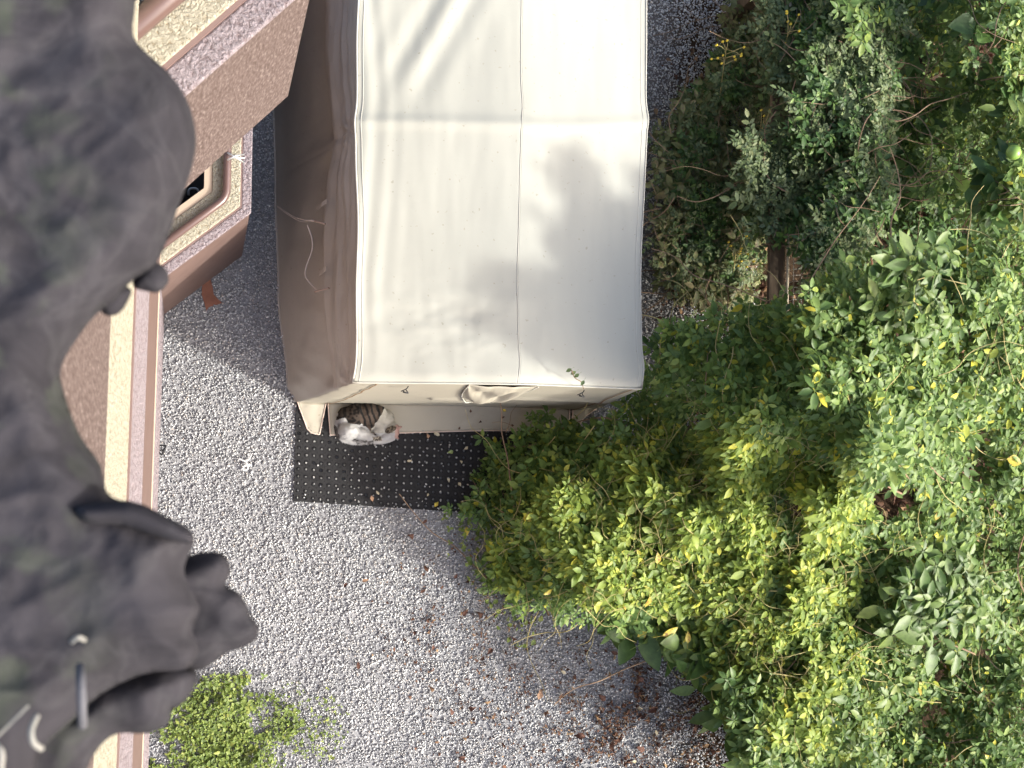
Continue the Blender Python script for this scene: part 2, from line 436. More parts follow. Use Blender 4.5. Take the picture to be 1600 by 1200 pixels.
rp1 = grid_obj('roof_panel', lambda u, v: roof_pt(u * .545, v), 90, 240, m_roof, tent, thick=.0015)
rp2 = grid_obj('roof_panel', lambda u, v: roof_pt(.545 + u * .455, v), 80, 240, m_roof, tent, thick=.0015)
# seams
m_seam = mat('seam_piping', (.42, .41, .36), .6)
tube('seam', [roof_pt(.0, t / 120) + Vector((-.003, 0, .004)) for t in range(121)], .0055, m_seam, rp1)
tube('seam', [roof_pt(.018, t / 120) + Vector((0, 0, .0015)) for t in range(121)], .0022, m_seam, rp1)
tube('seam', [roof_pt(1, t / 120) + Vector((.001, 0, .001)) for t in range(121)], .004, m_seam, rp2)
tube('seam', [roof_pt(.982, t / 120) + Vector((0, 0, .001)) for t in range(121)], .0018, m_seam, rp2)
tube('seam', [roof_pt(.545, t / 120) + Vector((0, 0, .001)) for t in range(121)], .003, m_seam, rp1)
tube('seam', [roof_pt(t / 60, 0) + Vector((0, -.002, .002)) for t in range(61)], .0045, m_seam, rp1)
# left wall
def baseL(y):
    pts = [(0, P(464, 628).x), (.12, P(452, 600).x), (.7, P(438, 450).x), (1.4, P(433, 300).x), (2.0, P(430, 180).x), (3.4, P(428, 0).x)]
    for (a, xa), (b, xb) in zip(pts, pts[1:]):
        if y <= b: t = (y - a) / (b - a); t = max(t, 0); return lerp(xa, xb, t * t * (3 - 2 * t))
    return pts[-1][1]
def kneeo(y):    # outward swing of the slack upper part
    return .055 + .09 * max(0, sagf(y)) ** .8
def left_pt(u, v):
    y = v * LEN; s = u
    xe, xb = eaveL(y), baseL(y)
    z = ZE * (1 - s) ** 1.0
    sk = .34
    xk = xe - kneeo(y)
    if s < sk:
        t = s / sk; x = lerp(xe, xk, t ** 1.3)
        x += .030 * fbm(Vector((y * 1.6 + t * .6, t * 5.5, 3)), 4) * math.sin(math.pi * min(1, t + .05))
        x += .013 * math.sin(t * 15 + y * 2.2 + 2 * fbm(Vector((y * 1.5, t, 2)))) * t
        x -= .012 * fbm(Vector((y * 3.0, t * 1.5, 8))) * t
    else:
        t = (s - sk) / (1 - sk); x = lerp(xk, xb, t ** 1.1)
        x += .055 * (1 - math.exp(-(t / .05) ** 2)) * math.exp(-(t / .35) ** 2) * (1 - ribf(y))      # tucked in below the slack roll
        x += .022 * fbm(Vector((y * 2.4, t * 1.2, 7))) * math.sin(math.pi * min(t * 1.1, 1))
        x += .012 * math.sin((y - t * .35) * 38) * math.exp(-((y - .14) / .13) ** 2) * t * (1.15 - t)
        if t > .86: x -= .012 * (t - .86) / .14
    # creases radiating from the rib knot
    for r in ribs[:2]:
        dy, dz = y - r, (z - (ZE - .18))
        rad = math.hypot(dy, dz); ang = math.atan2(dz, dy)
        x += .010 * math.cos(ang * 9) * math.exp(-(rad / .22) ** 2) * min(1, rad * 12)
    yb = P(500, 629).y - FL.y
    return Vector((x, FL.y + y + yb * s * math.exp(-y / .2), z + .004))
grid_obj('side_wall', left_pt, 90, 300, m_side, tent, thick=.0015)
tube('hem', [left_pt(1, t / 150) + Vector((0, 0, .004)) for t in range(151)], .007, m_side, tent)
# right wall (turned away from the picture)
def right_pt(u, v):
    y = v * LEN; x = lerp(eaveR(y), P(935, 636).x + .03 * math.sin(y * 4), u ** 1.2) 
    return Vector((x + .008 * math.sin(y * 30) * u, FR.y + y, ZE * (1 - u) + .004))
grid_obj('side_wall', right_pt, 20, 100, m_side, tent, thick=.0015)
# front wall
def front_pt(u, v, out=0):
    top = roof_pt(u, 0); bl = left_pt(1, 0); br = right_pt(1, 0)
    b = Vector((lerp(bl.x, br.x, u), lerp(P(500, 629).y, P(905, 640).y, u), .012))
    if u < .001: e = left_pt(v, 0); p = e
    p = top.lerp(b, v)
    # corner follows the side walls' section
    lx = left_pt(v, 0).x - lerp(left_pt(0, 0).x, left_pt(1, 0).x, v); p.x += lx * max(0, 1 - u * 5)
    rx = right_pt(v, 0).x - lerp(right_pt(0, 0).x, right_pt(1, 0).x, v); p.x += rx * max(0, 1 - (1 - u) * 5)
    p.y -= .016 * math.sin(math.pi * v) * (1 + .6 * fbm(Vector((u * 3, v * 2, 9)))) * (1 - .0 * u)
    k = math.exp(-((u - .53) / .085) ** 4)
    p.y -= .012 * math.exp(-((v - .42 - .25 * abs(u - .7)) / .035) ** 2) * (u > .35)
    p.y -= .003 * math.sin(v * 40 + u * 6) * math.exp(-(u / .07) ** 2)
    for q, e in ((left_pt(v, 0), u), (right_pt(v, 0), 1 - u)):
        if e < .06: k = 1 - e / .06; k = k * k * (3 - 2 * k); p = p.lerp(q, k)
    return p - Vector((0, out, 0))
grid_obj('front_wall', front_pt, 200, 60, m_front, tent, thick=.0015)
# rolled vent hood under the eave
fw = [o for o in tent.children if o.name.startswith('front_wall')][0]
def vent(u, v):
    a = (u - .5) * 2; lo = .50 * max(0, 1 - a * a) ** .75
    q = front_pt(.505 + a * .118, .02 + lo * v, 0)
    bul = math.sin(math.pi * min(v * .9 + .05, 1)) ** .8 * max(0, 1 - a * a)
    rip = .010 * math.sin(a * 9 + v * 5) + .016 * math.sin(v * 11 + 2.2 * abs(a)) + .012 * fbm(Vector((a * 3, v * 3, 2)))
    q.y -= .004 + .034 * bul + rip * bul
    return q
grid_obj('vent_hood', vent, 60, 24, m_front, fw, thick=.0015)
tube('vent_seam', [vent(k / 40, 1) + Vector((0, -.004, 0)) for k in range(41)], .0038, m_seam, fw, n=6)
def zip_line(u0, u1, n=24):
    return [front_pt(lerp(u0, u1, (t / n) ** .9), t / n, .004) for t in range(n + 1)]
ul0 = (P(590, 598, ZE).x - FL.x) / (FR.x - FL.x)
def ribbon(name, pts, wd, m, parent, lift=.003):
    V, F = [], []
    for p in pts: V += [p + Vector((-wd, -lift, 0)), p + Vector((0, -lift * 1.8, 0)), p + Vector((wd, -lift, 0))]
    for i in range(len(pts) - 1):
        a = i * 3; F += [(a, a + 1, a + 4, a + 3), (a + 1, a + 2, a + 5, a + 4)]
    return mesh_obj(name, V, F, m, parent, True)
bl, br = left_pt(1, 0), right_pt(1, 0)
uL = (P(510, 630).x - bl.x) / (br.x - bl.x); uR = (P(893, 640).x - bl.x) / (br.x - bl.x)
uR0 = (P(985, 612, ZE).x - FL.x) / (FR.x - FL.x)
ribbon('zip', zip_line(ul0, uL), .0055, m_pipe, fw); ribbon('zip', zip_line(uR0, uR), .0055, m_pipe, fw)
# ground flaps, laid out on the mat
def flap(poly_top, poly_bot, name='ground_flap', n=40, seed=0, lift=0.0):
    tp = [P(*q, .02) for q in poly_top]; bt = [P(*q, .02) for q in poly_bot]
    def seg(pts, t):
        k = t * (len(pts) - 1); i = min(int(k), len(pts) - 2); return pts[i].lerp(pts[i + 1], k - i)
    def fn(u, v):
        p = seg(tp, u).lerp(seg(bt, u), v)
        p.z = .020 + .014 * (1 - v) + .008 * abs(fbm(Vector((p.x * 9, p.y * 9, seed)))) + lift
        return p
    o = grid_obj(name, fn, n, 10, m_front, tent, thick=.002)
    edge = [fn(0, t / 8) for t in range(9)] + [fn(t / 20, 1) for t in range(1, 21)] + [fn(1, 1 - t / 8) for t in range(1, 9)]
    tube('hem', [e + Vector((0, 0, .002)) for e in edge], .0042, m_hem, tent, n=6)
flap([(464, 627), (486, 629), (509, 630)], [(480, 670), (486, 676), (499, 679)], n=12, seed=1)
flap([(512, 630), (700, 632), (800, 634), (889, 640)], [(516, 680), (640, 676), (740, 673), (889, 672)], n=60, seed=2, lift=.002)
flap([(894, 640), (912, 638), (934, 636)], [(893, 672), (903, 668), (912, 652)], n=12, seed=3)
# window straps, tie cords on the left wall
def strap(a, b, z0, z1, name='strap'):
    p, q = P(*a, z0), P(*b, z1); n = Vector((0, .012, 0))
    pts = [p, p.lerp(q, .5) + Vector((0, 0, .02)), q]
    V = []; F = []
    for i, t in enumerate(pts): V += [t - n, t + n]
    for i in range(2): F.append((2 * i, 2 * i + 1, 2 * i + 3, 2 * i + 2))
    o = mesh_obj(name, V, F, m_side, tent); m = o.modifiers.new('s', 'SOLIDIFY'); m.thickness = .003
for a, b in [((495, 327), (511, 314)), ((499, 428), (511, 420))]: strap(a, b, .95, 1.06)
m_strap = mat('strap_edge', (.33, .25, .20), .7)
for a, b in [((488, 344), (508, 350)), ((492, 456), (514, 450))]:
    tube('strap', spline([P(*a, .98), P((a[0] + b[0]) / 2, (a[1] + b[1]) / 2, 1.03), P(*b, 1.06)], 4), .006, m_strap, tent)
tube('tie_cord', spline([P(432, 321, .35), P(446, 331, .55), P(462, 340, .8), P(478, 344, .95), P(490, 344, 1.0)], 6), .0026, m_cord, tent)
tube('tie_cord', spline([P(433, 323, .35), P(452, 337, .58), P(470, 346, .8), P(490, 346, 1.0)], 6), .0022, m_cord, tent)
tube('tie_cord', spline([P(480, 352, .95), P(487, 372, .92), P(487, 392, .9), P(478, 418, .86), P(478, 434, .86), P(492, 450, .9), P(498, 456, .98)], 6), .0032, m_cord, tent)
# black hooks on the front
for (x, y) in ((635, 603), (910, 609)):
    k = P(x, y, 1.28) + Vector((0, -.02, 0))
    a = tube_data(spline([k + Vector((-.03, -.01, 0)), k + Vector((.0, .004, .01)), k + Vector((.012, .022, 0))], 4), .003)
    b = tube_data([k + Vector((-.02, -.012, 0)), k + Vector((.010, -.022, 0))], .006, .003)
    d = tube_data([k + Vector((.010, -.022, 0)), k + Vector((-.004, .002, 0))], .005, .002)
    V, F = join_data([a, b, d]); mesh_obj('hook', V, F, m_black, tent, True)

# ================================================================== RUBBER MAT
matq = [P(464, 616, .02), P(459, 783, .02), P(886, 811, .02), P(890, 640, .02)]
m_rub = noisy('black_rubber', [(.3, (.009, .009, .010)), (.7, (.020, .020, .021))], 20, .75, .25, 4, (160, .4, .002))
mato = empty('rubber_mat', P(640, 720), 'black perforated rubber mat half under the tent front beside the cat', 'mat')
NUx, NVy = 37, 15
def mp(u, v):
    return matq[0].lerp(matq[3], u).lerp(matq[1].lerp(matq[2], u), v)
V, F, SV, RV = [], [], [], []
ring = 8
for j in range(NVy):
    for i in range(NUx):
        o = len(V); cu, cv = (i + .5) / NUx, (j + .5) / NVy
        sq = [(-.5, -.5), (0, -.5), (.5, -.5), (.5, 0), (.5, .5), (0, .5), (-.5, .5), (-.5, 0)]
        for a, b in sq: V.append(mp(cu + a / NUx, cv + b / NVy))
        for lvl, rr in ((0, .27), (.0035, .24), (.0035, .21), (-.010, .19)):
            for a, b in sq:
                h = math.hypot(a, b); p = mp(cu + a / h * rr / NUx, cv + b / h * rr / NVy); p.z += lvl; V.append(p)
        for l in range(4):
            for k in range(8):
                F.append((o + l * 8 + k, o + (l + 1) * 8 + k, o + (l + 1) * 8 + (k + 1) % 8, o + l * 8 + (k + 1) % 8))
ms_ = mesh_obj('mat_sheet', V, F, m_rub, mato)
E = [mp(0, t / 20) for t in range(21)] + [mp(t / 40, 1) for t in range(1, 41)] + [mp(1, 1 - t / 20) for t in range(1, 21)]
V = []; F = []
for p in E: V += [p + Vector((0, 0, .001)), Vector((p.x, p.y, .0))]
for i in range(len(E) - 1): F.append((2 * i, 2 * i + 1, 2 * i + 3, 2 * i + 2))
mesh_obj('mat_edge', V, F, m_rub, mato)
# small raised nubs and light grit caught in the holes
nub = []
for j in range(1, NVy):
    for i in range(1, NUx):
        p = mp(i / NUx, j / NVy); nub.append((p.x, p.y, p.z))
nub = np.array(nub); n = len(nub)
octa = np.array([[1, 0, 0], [0, 1, 0], [-1, 0, 0], [0, -1, 0], [0, 0, 1.0]]); ot = np.array([[0, 1, 4], [1, 2, 4], [2, 3, 4], [3, 0, 4]])
Mx = np.zeros((n, 4, 4)); Mx[:, :3, :3] = np.eye(3)[None] * .0055; Mx[:, :3, 3] = nub; Mx[:, 3, 3] = 1
V, T = scatter_tris([(octa, ot)], np.zeros(n, int), Mx); o = tri_obj('nub', V, T, m_rub, ms_); o['kind'] = 'stuff'
gp = []
for j in range(NVy):
    for i in range(NUx):
        if random.random() < .88:
            for _ in range(1):
                p = mp((i + .5 + random.uniform(-.05, .05)) / NUx, (j + .5 + random.uniform(-.05, .05)) / NVy); gp.append((p.x, p.y, .0145))
gp = np.array(gp); n = len(gp)
Mx = np.zeros((n, 4, 4)); Mx[:, :3, :3] = rand_rot(n) * rng.uniform(.0055, .0085, n)[:, None, None]; Mx[:, :3, 3] = gp; Mx[:, 3, 3] = 1
V, T = scatter_tris(stones, rng.integers(0, 14, n), Mx)
m_grit = mat('pale_grit', (.5, .5, .49), .8)
g = N(m_grit, 'ShaderNodeNewGeometry'); rr = ramp(m_grit, [(0, (.26, .26, .26)), (1, (.80, .79, .76))], g.outputs['Random Per Island']); L(m_grit, rr.outputs[0], bsdf(m_grit).inputs[0])
tag(tri_obj('grit', V, T, m_grit), 'pale grit lodged in the holes of the black mat', 'grit', kind='stuff')

n = 150; q = [mp(rng.uniform(0, 1) ** .8, 1 - rng.random() ** 2 * .75) for _ in range(n)]
Mx = np.zeros((n, 4, 4)); Mx[:, :3, :3] = rand_rot(n) * rng.uniform(.003, .007, n)[:, None, None]; Mx[:, :3, 3] = [(p.x, p.y, .026) for p in q]; Mx[:, 3, 3] = 1
V, T = scatter_tris(stones, rng.integers(0, 14, n), Mx)
tag(tri_obj('spilled_gravel', V, T, m_stone), 'stray gravel chips kicked up onto the black mat', 'gravel', kind='stuff')

# ================================================================== CAT
S = 1 / 242.0
def cz(qx, qy): return 510 + qx / 12., 610 + qy / 12.
m_fur = mat('cat_fur', rough=.8, spec=.15)
at = N(m_fur, 'ShaderNodeAttribute', attribute_name='col'); L(m_fur, at.outputs['Color'], bsdf(m_fur).inputs[0])
blobs = []   # px, py, z centre (m), radii px (x, y), z radius m
def bl_(px, py, z, rx, ry, rz, rot=0): blobs.append((px, py, z, rx * S, ry * S, rz, rot))
bl_(543, 652, .060, 17, 17, .070); bl_(558, 649, .072, 21, 19, .084); bl_(575, 648, .074, 21, 19, .084); bl_(590, 651, .066, 17, 18, .074)
bl_(602, 656, .056, 14, 16, .060, 25)                                        # shoulder
bl_(545, 673, .066, 17, 15.5, .086, -12); bl_(561, 676, .050, 18, 11, .064, 16); bl_(576, 682, .032, 12, 6.5, .036, 16)   # haunch and thigh
bl_(572, 664, .045, 18, 10, .048); bl_(594, 668, .046, 12, 12, .046)
bl_(612.5, 670, .070, 11.5, 11, .050, 20); bl_(607, 679, .050, 7, 6, .030); bl_(602, 682, .044, 4.5, 4, .022); bl_(616, 676, .062, 8, 7, .038)   # head, cheek, muzzle
def cap(pts, r, z):
    for i in range(len(pts) - 1):
        (x0, y0), (x1, y1) = pts[i], pts[i + 1]; n = max(2, int(math.hypot(x1 - x0, y1 - y0) / (r * .5)))
        for k in range(n): t = k / n; bl_(lerp(x0, x1, t), lerp(y0, y1, t), z, r, r, r * S * 1.1)
cap([(584, 690), (596, 690.5), (606, 688), (616, 684)], 4.2, .028)
cap([(590, 683), (598, 686), (604, 685)], 4.0, .036)
cap([(527.5, 655), (525.5, 668), (528, 680), (537, 688), (550, 691.5), (566, 692), (582, 690)], 4.2, .022)
bmc = bmesh.new()
for (px, py, z, rx, ry, rz, rot) in blobs:
    p = P(px, py, z)
    mtx = Matrix.Translation(p) @ Matrix.Rotation(math.radians(-rot), 4, 'Z') @ Matrix.Diagonal((rx, ry, rz, 1))
    bmesh.ops.create_icosphere(bmc, subdivisions=2, radius=1, matrix=mtx)
for (px, py, dx, dy) in ((623.5, 668, 1, .25), (619.5, 682.5, .75, -.75)):       # ears
    p = P(px, py, .075); q = Vector((dx, dy, .25)).normalized().to_track_quat('Z', 'Y').to_matrix().to_4x4()
    bmesh.ops.create_cone(bmc, segments=10, cap_ends=True, radius1=.021, radius2=.003, depth=.045, matrix=Matrix.Translation(p) @ q @ Matrix.Diagonal((1, .6, 1, 1)))
mec = bpy.data.meshes.new('cat'); bmc.to_mesh(mec); bmc.free()
tmp = bpy.data.objects.new('tmp', mec); sc.collection.objects.link(tmp)
md = tmp.modifiers.new('r', 'REMESH'); md.mode = 'VOXEL'; md.voxel_size = .0042
md = tmp.modifiers.new('s', 'SMOOTH'); md.iterations = 6; md.factor = .5
dg = bpy.context.evaluated_depsgraph_get(); ev = bpy.data.meshes.new_from_object(tmp.evaluated_get(dg))
bpy.data.objects.remove(tmp)
BROWN = [(190, 560), (215, 400), (300, 240), (560, 160), (1100, 200), (1085, 340), (1050, 420), (975, 560), (900, 640), (835, 750), (740, 690), (640, 635), (500, 640), (400, 600), (350, 510), (230, 540)]
def to_px(co):
    v = Vector(co) - Vector((0, 0, H)); d = v.dot(AX)
    return 800 + v.dot(RIGHT) / d * FPX, 600 - v.dot(UP) / d * FPX
def cat_col(co, nz=1):
    px, py = to_px(co); qx, qy = (px - 510) * 12, (py - 610) * 12
    jit = 28 * mn.noise(Vector((qx / 70, qy / 70, 0))); qx2, qy2 = qx + jit, qy + 24 * mn.noise(Vector((qx / 60, qy / 60, 5)))
    white = (.40, .395, .385)
    def tabby(ph, fr, dirx, diry, base=(.066, .048, .037), dark=(.010, .008, .007)):
        s = math.sin((qx * dirx + qy * diry) * fr + ph + 1.5 * mn.noise(Vector((qx / 120, qy / 120, 2)))) + .5 * mn.noise(Vector((qx / 40, qy / 60, 6)))
        t = min(1, max(0, (s - .05) * 2.2)); t2 = .25 * mn.noise(Vector((qx / 25, qy / 25, 9)))
        return tuple(max(.012, lerp(b, d, t) * (1 + t2)) for b, d in zip(base, dark))
    def mottle(a_, b_, sc_=38, th=0.0):
        n_ = mn.noise(Vector((qx / sc_, qy / sc_, 12))) + .5 * mn.noise(Vector((qx / sc_ * 2.3, qy / sc_ * 2.3, 15)))
        t = min(1, max(0, (n_ - th) * 3 + .5)); return tuple(lerp(p_, q_, t) for p_, q_ in zip(a_, b_))
    a1, a2 = np.array([qx2]), np.array([qy2])
    if in_poly(a1, a2, BROWN)[0] and co[2] > .02:
        if qx < 620: # spotted haunch
            s = mn.noise(Vector((qx / 62, qy / 55, 1))); t = min(1, max(0, s * 4 + .55))
            k = max(0, 1 - max(0, qx - 220) / 200)
            return tuple(lerp(b, d, min(1, t + .5 * k)) for b, d in zip((.062, .048, .038), (.012, .010, .009)))
        c_ = tabby(0.6, .060, 1, -.30)
        k = min(1, max(0, (330 - qy) / 110)); return tuple(lerp(p_, q_, .65 * k) for p_, q_ in zip(c_, (.018, .015, .013)))  # back darkens towards the tent, crevice shade put into the coat colour
    if ((qx2 - 1205) / 115) ** 2 + ((qy2 - 735 + (qx2 - 1205) * .35) / 62) ** 2 < 1: return mottle((.17, .14, .10), (.05, .042, .032))
    if qx2 > 1330 and qy2 < 640 and qy2 > 430: return mottle((.12, .09, .07), (.03, .024, .02))
    if qx2 > 1290 and qy2 > 640: return (.27, .15, .13) if qx2 + qy2 * .2 > 1520 else (.36, .24, .21)
    if qx2 < 260 and qy2 > 640 and qx2 < 170 + (qy2 - 640) * .4: return mottle((.13, .12, .11), (.05, .045, .042), 60)
    if qy2 > 945 and 560 < qx2 < 880: return mottle((.26, .255, .25), (.09, .085, .08), 55)
    if abs(qx2 - 960) < 75 and abs(qy2 - 905) < 38: return mottle((.30, .27, .22), (.05, .042, .035), 26)
    c = .92 + .16 * mn.noise(Vector((qx / 120, qy / 50, 3)))
    if qx > 840 and qy < 800: return tuple(x * c for x in (.37, .355, .31))
    return tuple(x * c for x in white)
nv = len(ev.vertices); cols = [cat_col(v.co) for v in ev.vertices]
a = ev.color_attributes.new('col', 'FLOAT_COLOR', 'POINT'); a.data.foreach_set('color', np.c_[np.array(cols), np.ones(nv)].astype(np.float32).ravel())
ev.materials.clear(); ev.materials.append(m_fur); ev.polygons.foreach_set('use_smooth', [True] * len(ev.polygons))
cat = empty('cat', P(575, 665), 'white and brown tabby cat curled asleep on the black mat against the tent front', 'cat')
link(bpy.data.objects.new('body', ev), cat)
# short coat
ev.calc_loop_triangles(); tr = np.array([t.vertices[:] for t in ev.loop_triangles]); co = np.array([v.co[:] for v in ev.vertices]); no = np.array([v.normal[:] for v in ev.vertices])
ar = np.linalg.norm(np.cross(co[tr[:, 1]] - co[tr[:, 0]], co[tr[:, 2]] - co[tr[:, 0]]), axis=1); ar *= (co[tr[:, 0]][:, 2] > .015)
NF = 22000; pk = rng.choice(len(tr), NF, p=ar / ar.sum()); bc = rng.dirichlet((1, 1, 1), NF)
pp = np.einsum('nk,nkj->nj', bc, co[tr[pk]]); nn_ = np.einsum('nk,nkj->nj', bc, no[tr[pk]])
lay = np.cross(nn_, np.array([.2, .3, 1.0])); lay /= np.linalg.norm(lay, axis=1)[:, None] + 1e-9
dirn = nn_ * .55 + lay * rng.uniform(.4, .9, (NF, 1)) + rng.normal(size=(NF, 3)) * .25; dirn /= np.linalg.norm(dirn, axis=1)[:, None]
sd_ = np.cross(dirn, rng.normal(size=(NF, 3))); sd_ /= np.linalg.norm(sd_, axis=1)[:, None]
ln = rng.uniform(.004, .0075, (NF, 1)); FV = np.stack([pp - sd_ * .0007, pp + sd_ * .0007, pp + dirn * ln], 1).reshape(-1, 3)
fc = np.repeat(np.array([cat_col(p) for p in pp]), 3, 0)
o = tri_obj('coat', FV, np.arange(NF * 3).reshape(-1, 3), m_fur, cat, colors=fc); o['kind'] = 'stuff'

# ================================================================== PLANTS
def leaflet(length=1.0, wdt=.42, fold=.12, droop=.12, tipx=.5):
    L_ = length; w2 = wdt * L_ / 2
    V = [(0, 0, 0), (.32 * L_, 0, 0), (.68 * L_, 0, -droop * .4 * L_), (L_, 0, -droop * L_),
         (.22 * L_, w2 * .8, fold * w2 * 2), (.60 * L_, w2 * .95, fold * w2 * 2 - droop * .3 * L_),
         (.22 * L_, -w2 * .8, fold * w2 * 2), (.60 * L_, -w2 * .95, fold * w2 * 2 - droop * .3 * L_)]
    T = [(0, 1, 4), (4, 1, 5), (1, 2, 5), (5, 2, 3), (0, 6, 1), (6, 7, 1), (1, 7, 2), (7, 3, 2)]
    return np.array(V, float), np.array(T)
def place(vt, rz, off=(0, 0, 0), s=1.0, tilt=0.0, roll=0.0):
    V, T = vt; R = (Matrix.Rotation(rz, 3, 'Z') @ Matrix.Rotation(tilt, 3, 'Y') @ Matrix.Rotation(roll, 3, 'X'))
    return V @ np.array(R).T * s + np.array(off), T
def join_vt(l):
    V, T, o = [], [], 0
    for v, t in l: V.append(v); T.append(t + o); o += len(v)
    return np.concatenate(V), np.concatenate(T)
def stalk(a, b, w_=.012):
    a, b = np.array(a, float), np.array(b, float); d = b - a; s = np.cross(d, (0, 0, 1.)); s = s / (np.linalg.norm(s) + 1e-9) * w_
    return np.array([a - s, a + s, b + s * .6, b - s * .6]), np.array([[0, 1, 2], [0, 2, 3]])
R_ = random.Random(3)
def palmate(n=5, notch=.42):
    out = []
    for k in range(n):
        a = (k - (n - 1) / 2) * (2 * math.pi / (n + .55)) + R_.uniform(-.12, .12)
        s = (1 - .22 * abs(k - (n - 1) / 2) / ((n - 1) / 2)) * R_.uniform(.85, 1.1)
        st = .14 * s
        lf = leaflet(1.0, R_.uniform(.44, .56), R_.uniform(.08, .25), R_.uniform(.0, .22))
        out.append(place(lf, a, (st * math.cos(a), st * math.sin(a), 0), s * .86, R_.uniform(-.1, .25), R_.uniform(-.3, .3)))
        out.append(stalk((0, 0, 0), (st * math.cos(a), st * math.sin(a), 0), .014))
    out.append(stalk((-.7, 0, -.25), (0, 0, 0), .016))
    return join_vt(out)
def pinnate(n=4):
    out = [stalk((0, 0, 0), (1.5, 0, -.1), .014)]
    for k in range(n):
        for s in (-1, 1):
            x = .35 + k * 1.1 / n
            out.append(place(leaflet(1, R_.uniform(.45, .6), .15, .1), s * R_.uniform(.9, 1.25), (x, 0, -.03), R_.uniform(.42, .58), R_.uniform(-.1, .2), R_.uniform(-.3, .3)))
    out.append(place(leaflet(1, .5, .15, .1), 0, (1.45, 0, -.08), .6))
    return join_vt(out)
def single_leaf(wd=.55, lobes=False):
    L_ = 1.0; V = []; T = []; ns = 6
    prof = [0, .62, .95, 1, .80, .48, 0]
    for i in range(ns + 1):
        t = i / ns; hw = prof[i] * wd / 2 * R_.uniform(.93, 1.07); z = -.18 * t * t
        V += [(t, -hw, z + hw * .35), (t, 0, z), (t, hw, z + hw * .35)]
    for i in range(ns):
        a = i * 3; T += [(a, a + 3, a + 4), (a, a + 4, a + 1), (a + 1, a + 4, a + 5), (a + 1, a + 5, a + 2)]
    return join_vt([(np.array(V), np.array(T)), stalk((-.5, 0, -.15), (0, 0, 0), .018)])
LEAFS = {'palm': [palmate(5) for _ in range(7)] + [palmate(4), palmate(3)],
         'tri': [palmate(3) for _ in range(6)],
         'pin': [pinnate(3), pinnate(4), pinnate(4)],
         'single': [single_leaf(.5), single_leaf(.6), single_leaf(.68), single_leaf(.45)],
         'small': [place(single_leaf(.6), 0), place(single_leaf(.75), 0), join_vt([place(single_leaf(.6), a, s=.7) for a in (0, 2.2, 4.1)])]}
G = lambda *s: list(s)
m_aks = leafmat('akebia_leaf', [(0, (0.059, 0.112, 0.031)), (.3, (0.092, 0.164, 0.044)), (.6, (0.124, 0.204, 0.055)), (.85, (0.172, 0.257, 0.068)), (.96, (0.248, 0.316, 0.071)), (.99, (0.426, 0.435, 0.055)), (1, (0.497, 0.448, 0.055))])
m_aky = leafmat('akebia_sunlit_leaf', [(0, (0.117, 0.188, 0.041)), (.4, (0.187, 0.265, 0.057)), (.75, (0.257, 0.336, 0.071)), (.92, (0.351, 0.401, 0.077)), (1, (0.492, 0.478, 0.066))], .38)  # brighter copy of the akebia leaf, sunlight put into its colour
m_dk = leafmat('dark_climber_leaf', [(0, (0.032, 0.072, 0.022)), (.5, (0.058, 0.120, 0.033)), (.85, (0.094, 0.176, 0.047)), (1, (0.160, 0.239, 0.062))], .25)
m_grey = leafmat('grey_green_leaf', [(0, (0.066, 0.102, 0.048)), (.5, (0.108, 0.156, 0.067)), (.85, (0.162, 0.210, 0.096)), (1, (0.228, 0.252, 0.120))], .25)
m_olive = leafmat('mottled_olive_leaf', [(0, (0.086, 0.109, 0.044)), (.5, (0.138, 0.161, 0.063)), (.85, (0.196, 0.207, 0.090)), (1, (0.276, 0.230, 0.127))], .25, .5, (.17, .13, .075))
m_big = leafmat('broad_leaf', [(0, (.05, .10, .028)), (.5, (.085, .15, .04)), (.9, (.14, .205, .055)), (1, (.18, .23, .06))], .3, .45)
m_yel = leafmat('yellow_leaf', [(0, (.40, .33, .04)), (.6, (.46, .40, .07)), (1, (.34, .25, .05))], .3, .45, (.22, .12, .04))
m_cover = leafmat('ground_cover_leaf', [(0, (.09, .14, .035)), (.5, (.15, .21, .048)), (.9, (.22, .28, .07)), (1, (.31, .34, .09))], .35)
m_stem = noisy('yellow_green_stem', [(.3, (.26, .22, .09)), (.7, (.40, .34, .15))], 8, .7)
m_stemb = noisy('brown_stem', [(.3, (.13, .085, .055)), (.7, (.26, .18, .115))], 8, .8)
m_dead = leafmat('dead_leaf', [(0, (0.036, 0.016, 0.010)), (.4, (0.072, 0.032, 0.020)), (.75, (0.122, 0.061, 0.036)), (1, (0.259, 0.173, 0.094))], .1, .8)

def orient(n, tiltsd, lean=(.35, -.18)):
    """random frames: x axis along the leaf, z axis its face, mostly to the light"""
    nz = np.stack([rng.normal(lean[0], tiltsd, n), rng.normal(lean[1], tiltsd, n), np.ones(n)], 1); nz /= np.linalg.norm(nz, axis=1)[:, None]
    a = rng.uniform(0, 2 * np.pi, n); h = np.stack([np.cos(a), np.sin(a), np.zeros(n)], 1)
    x = h - nz * (h * nz).sum(1)[:, None]; x /= np.linalg.norm(x, axis=1)[:, None]
    y = np.cross(nz, x); return np.stack([x, y, nz], 2)
def heights(px, py, ctrl):
    wsum = np.zeros(len(px)); hs = np.zeros(len(px))
    for cx, cy, h in ctrl:
        w_ = 1 / (((px - cx) ** 2 + (py - cy) ** 2) + 400) ** 1.5; wsum += w_; hs += w_ * h
    return hs / wsum
def nz2(px, py, sc_, seed):
    return np.array([mn.noise(Vector((a / sc_, b / sc_, seed))) for a, b in zip(px, py)])
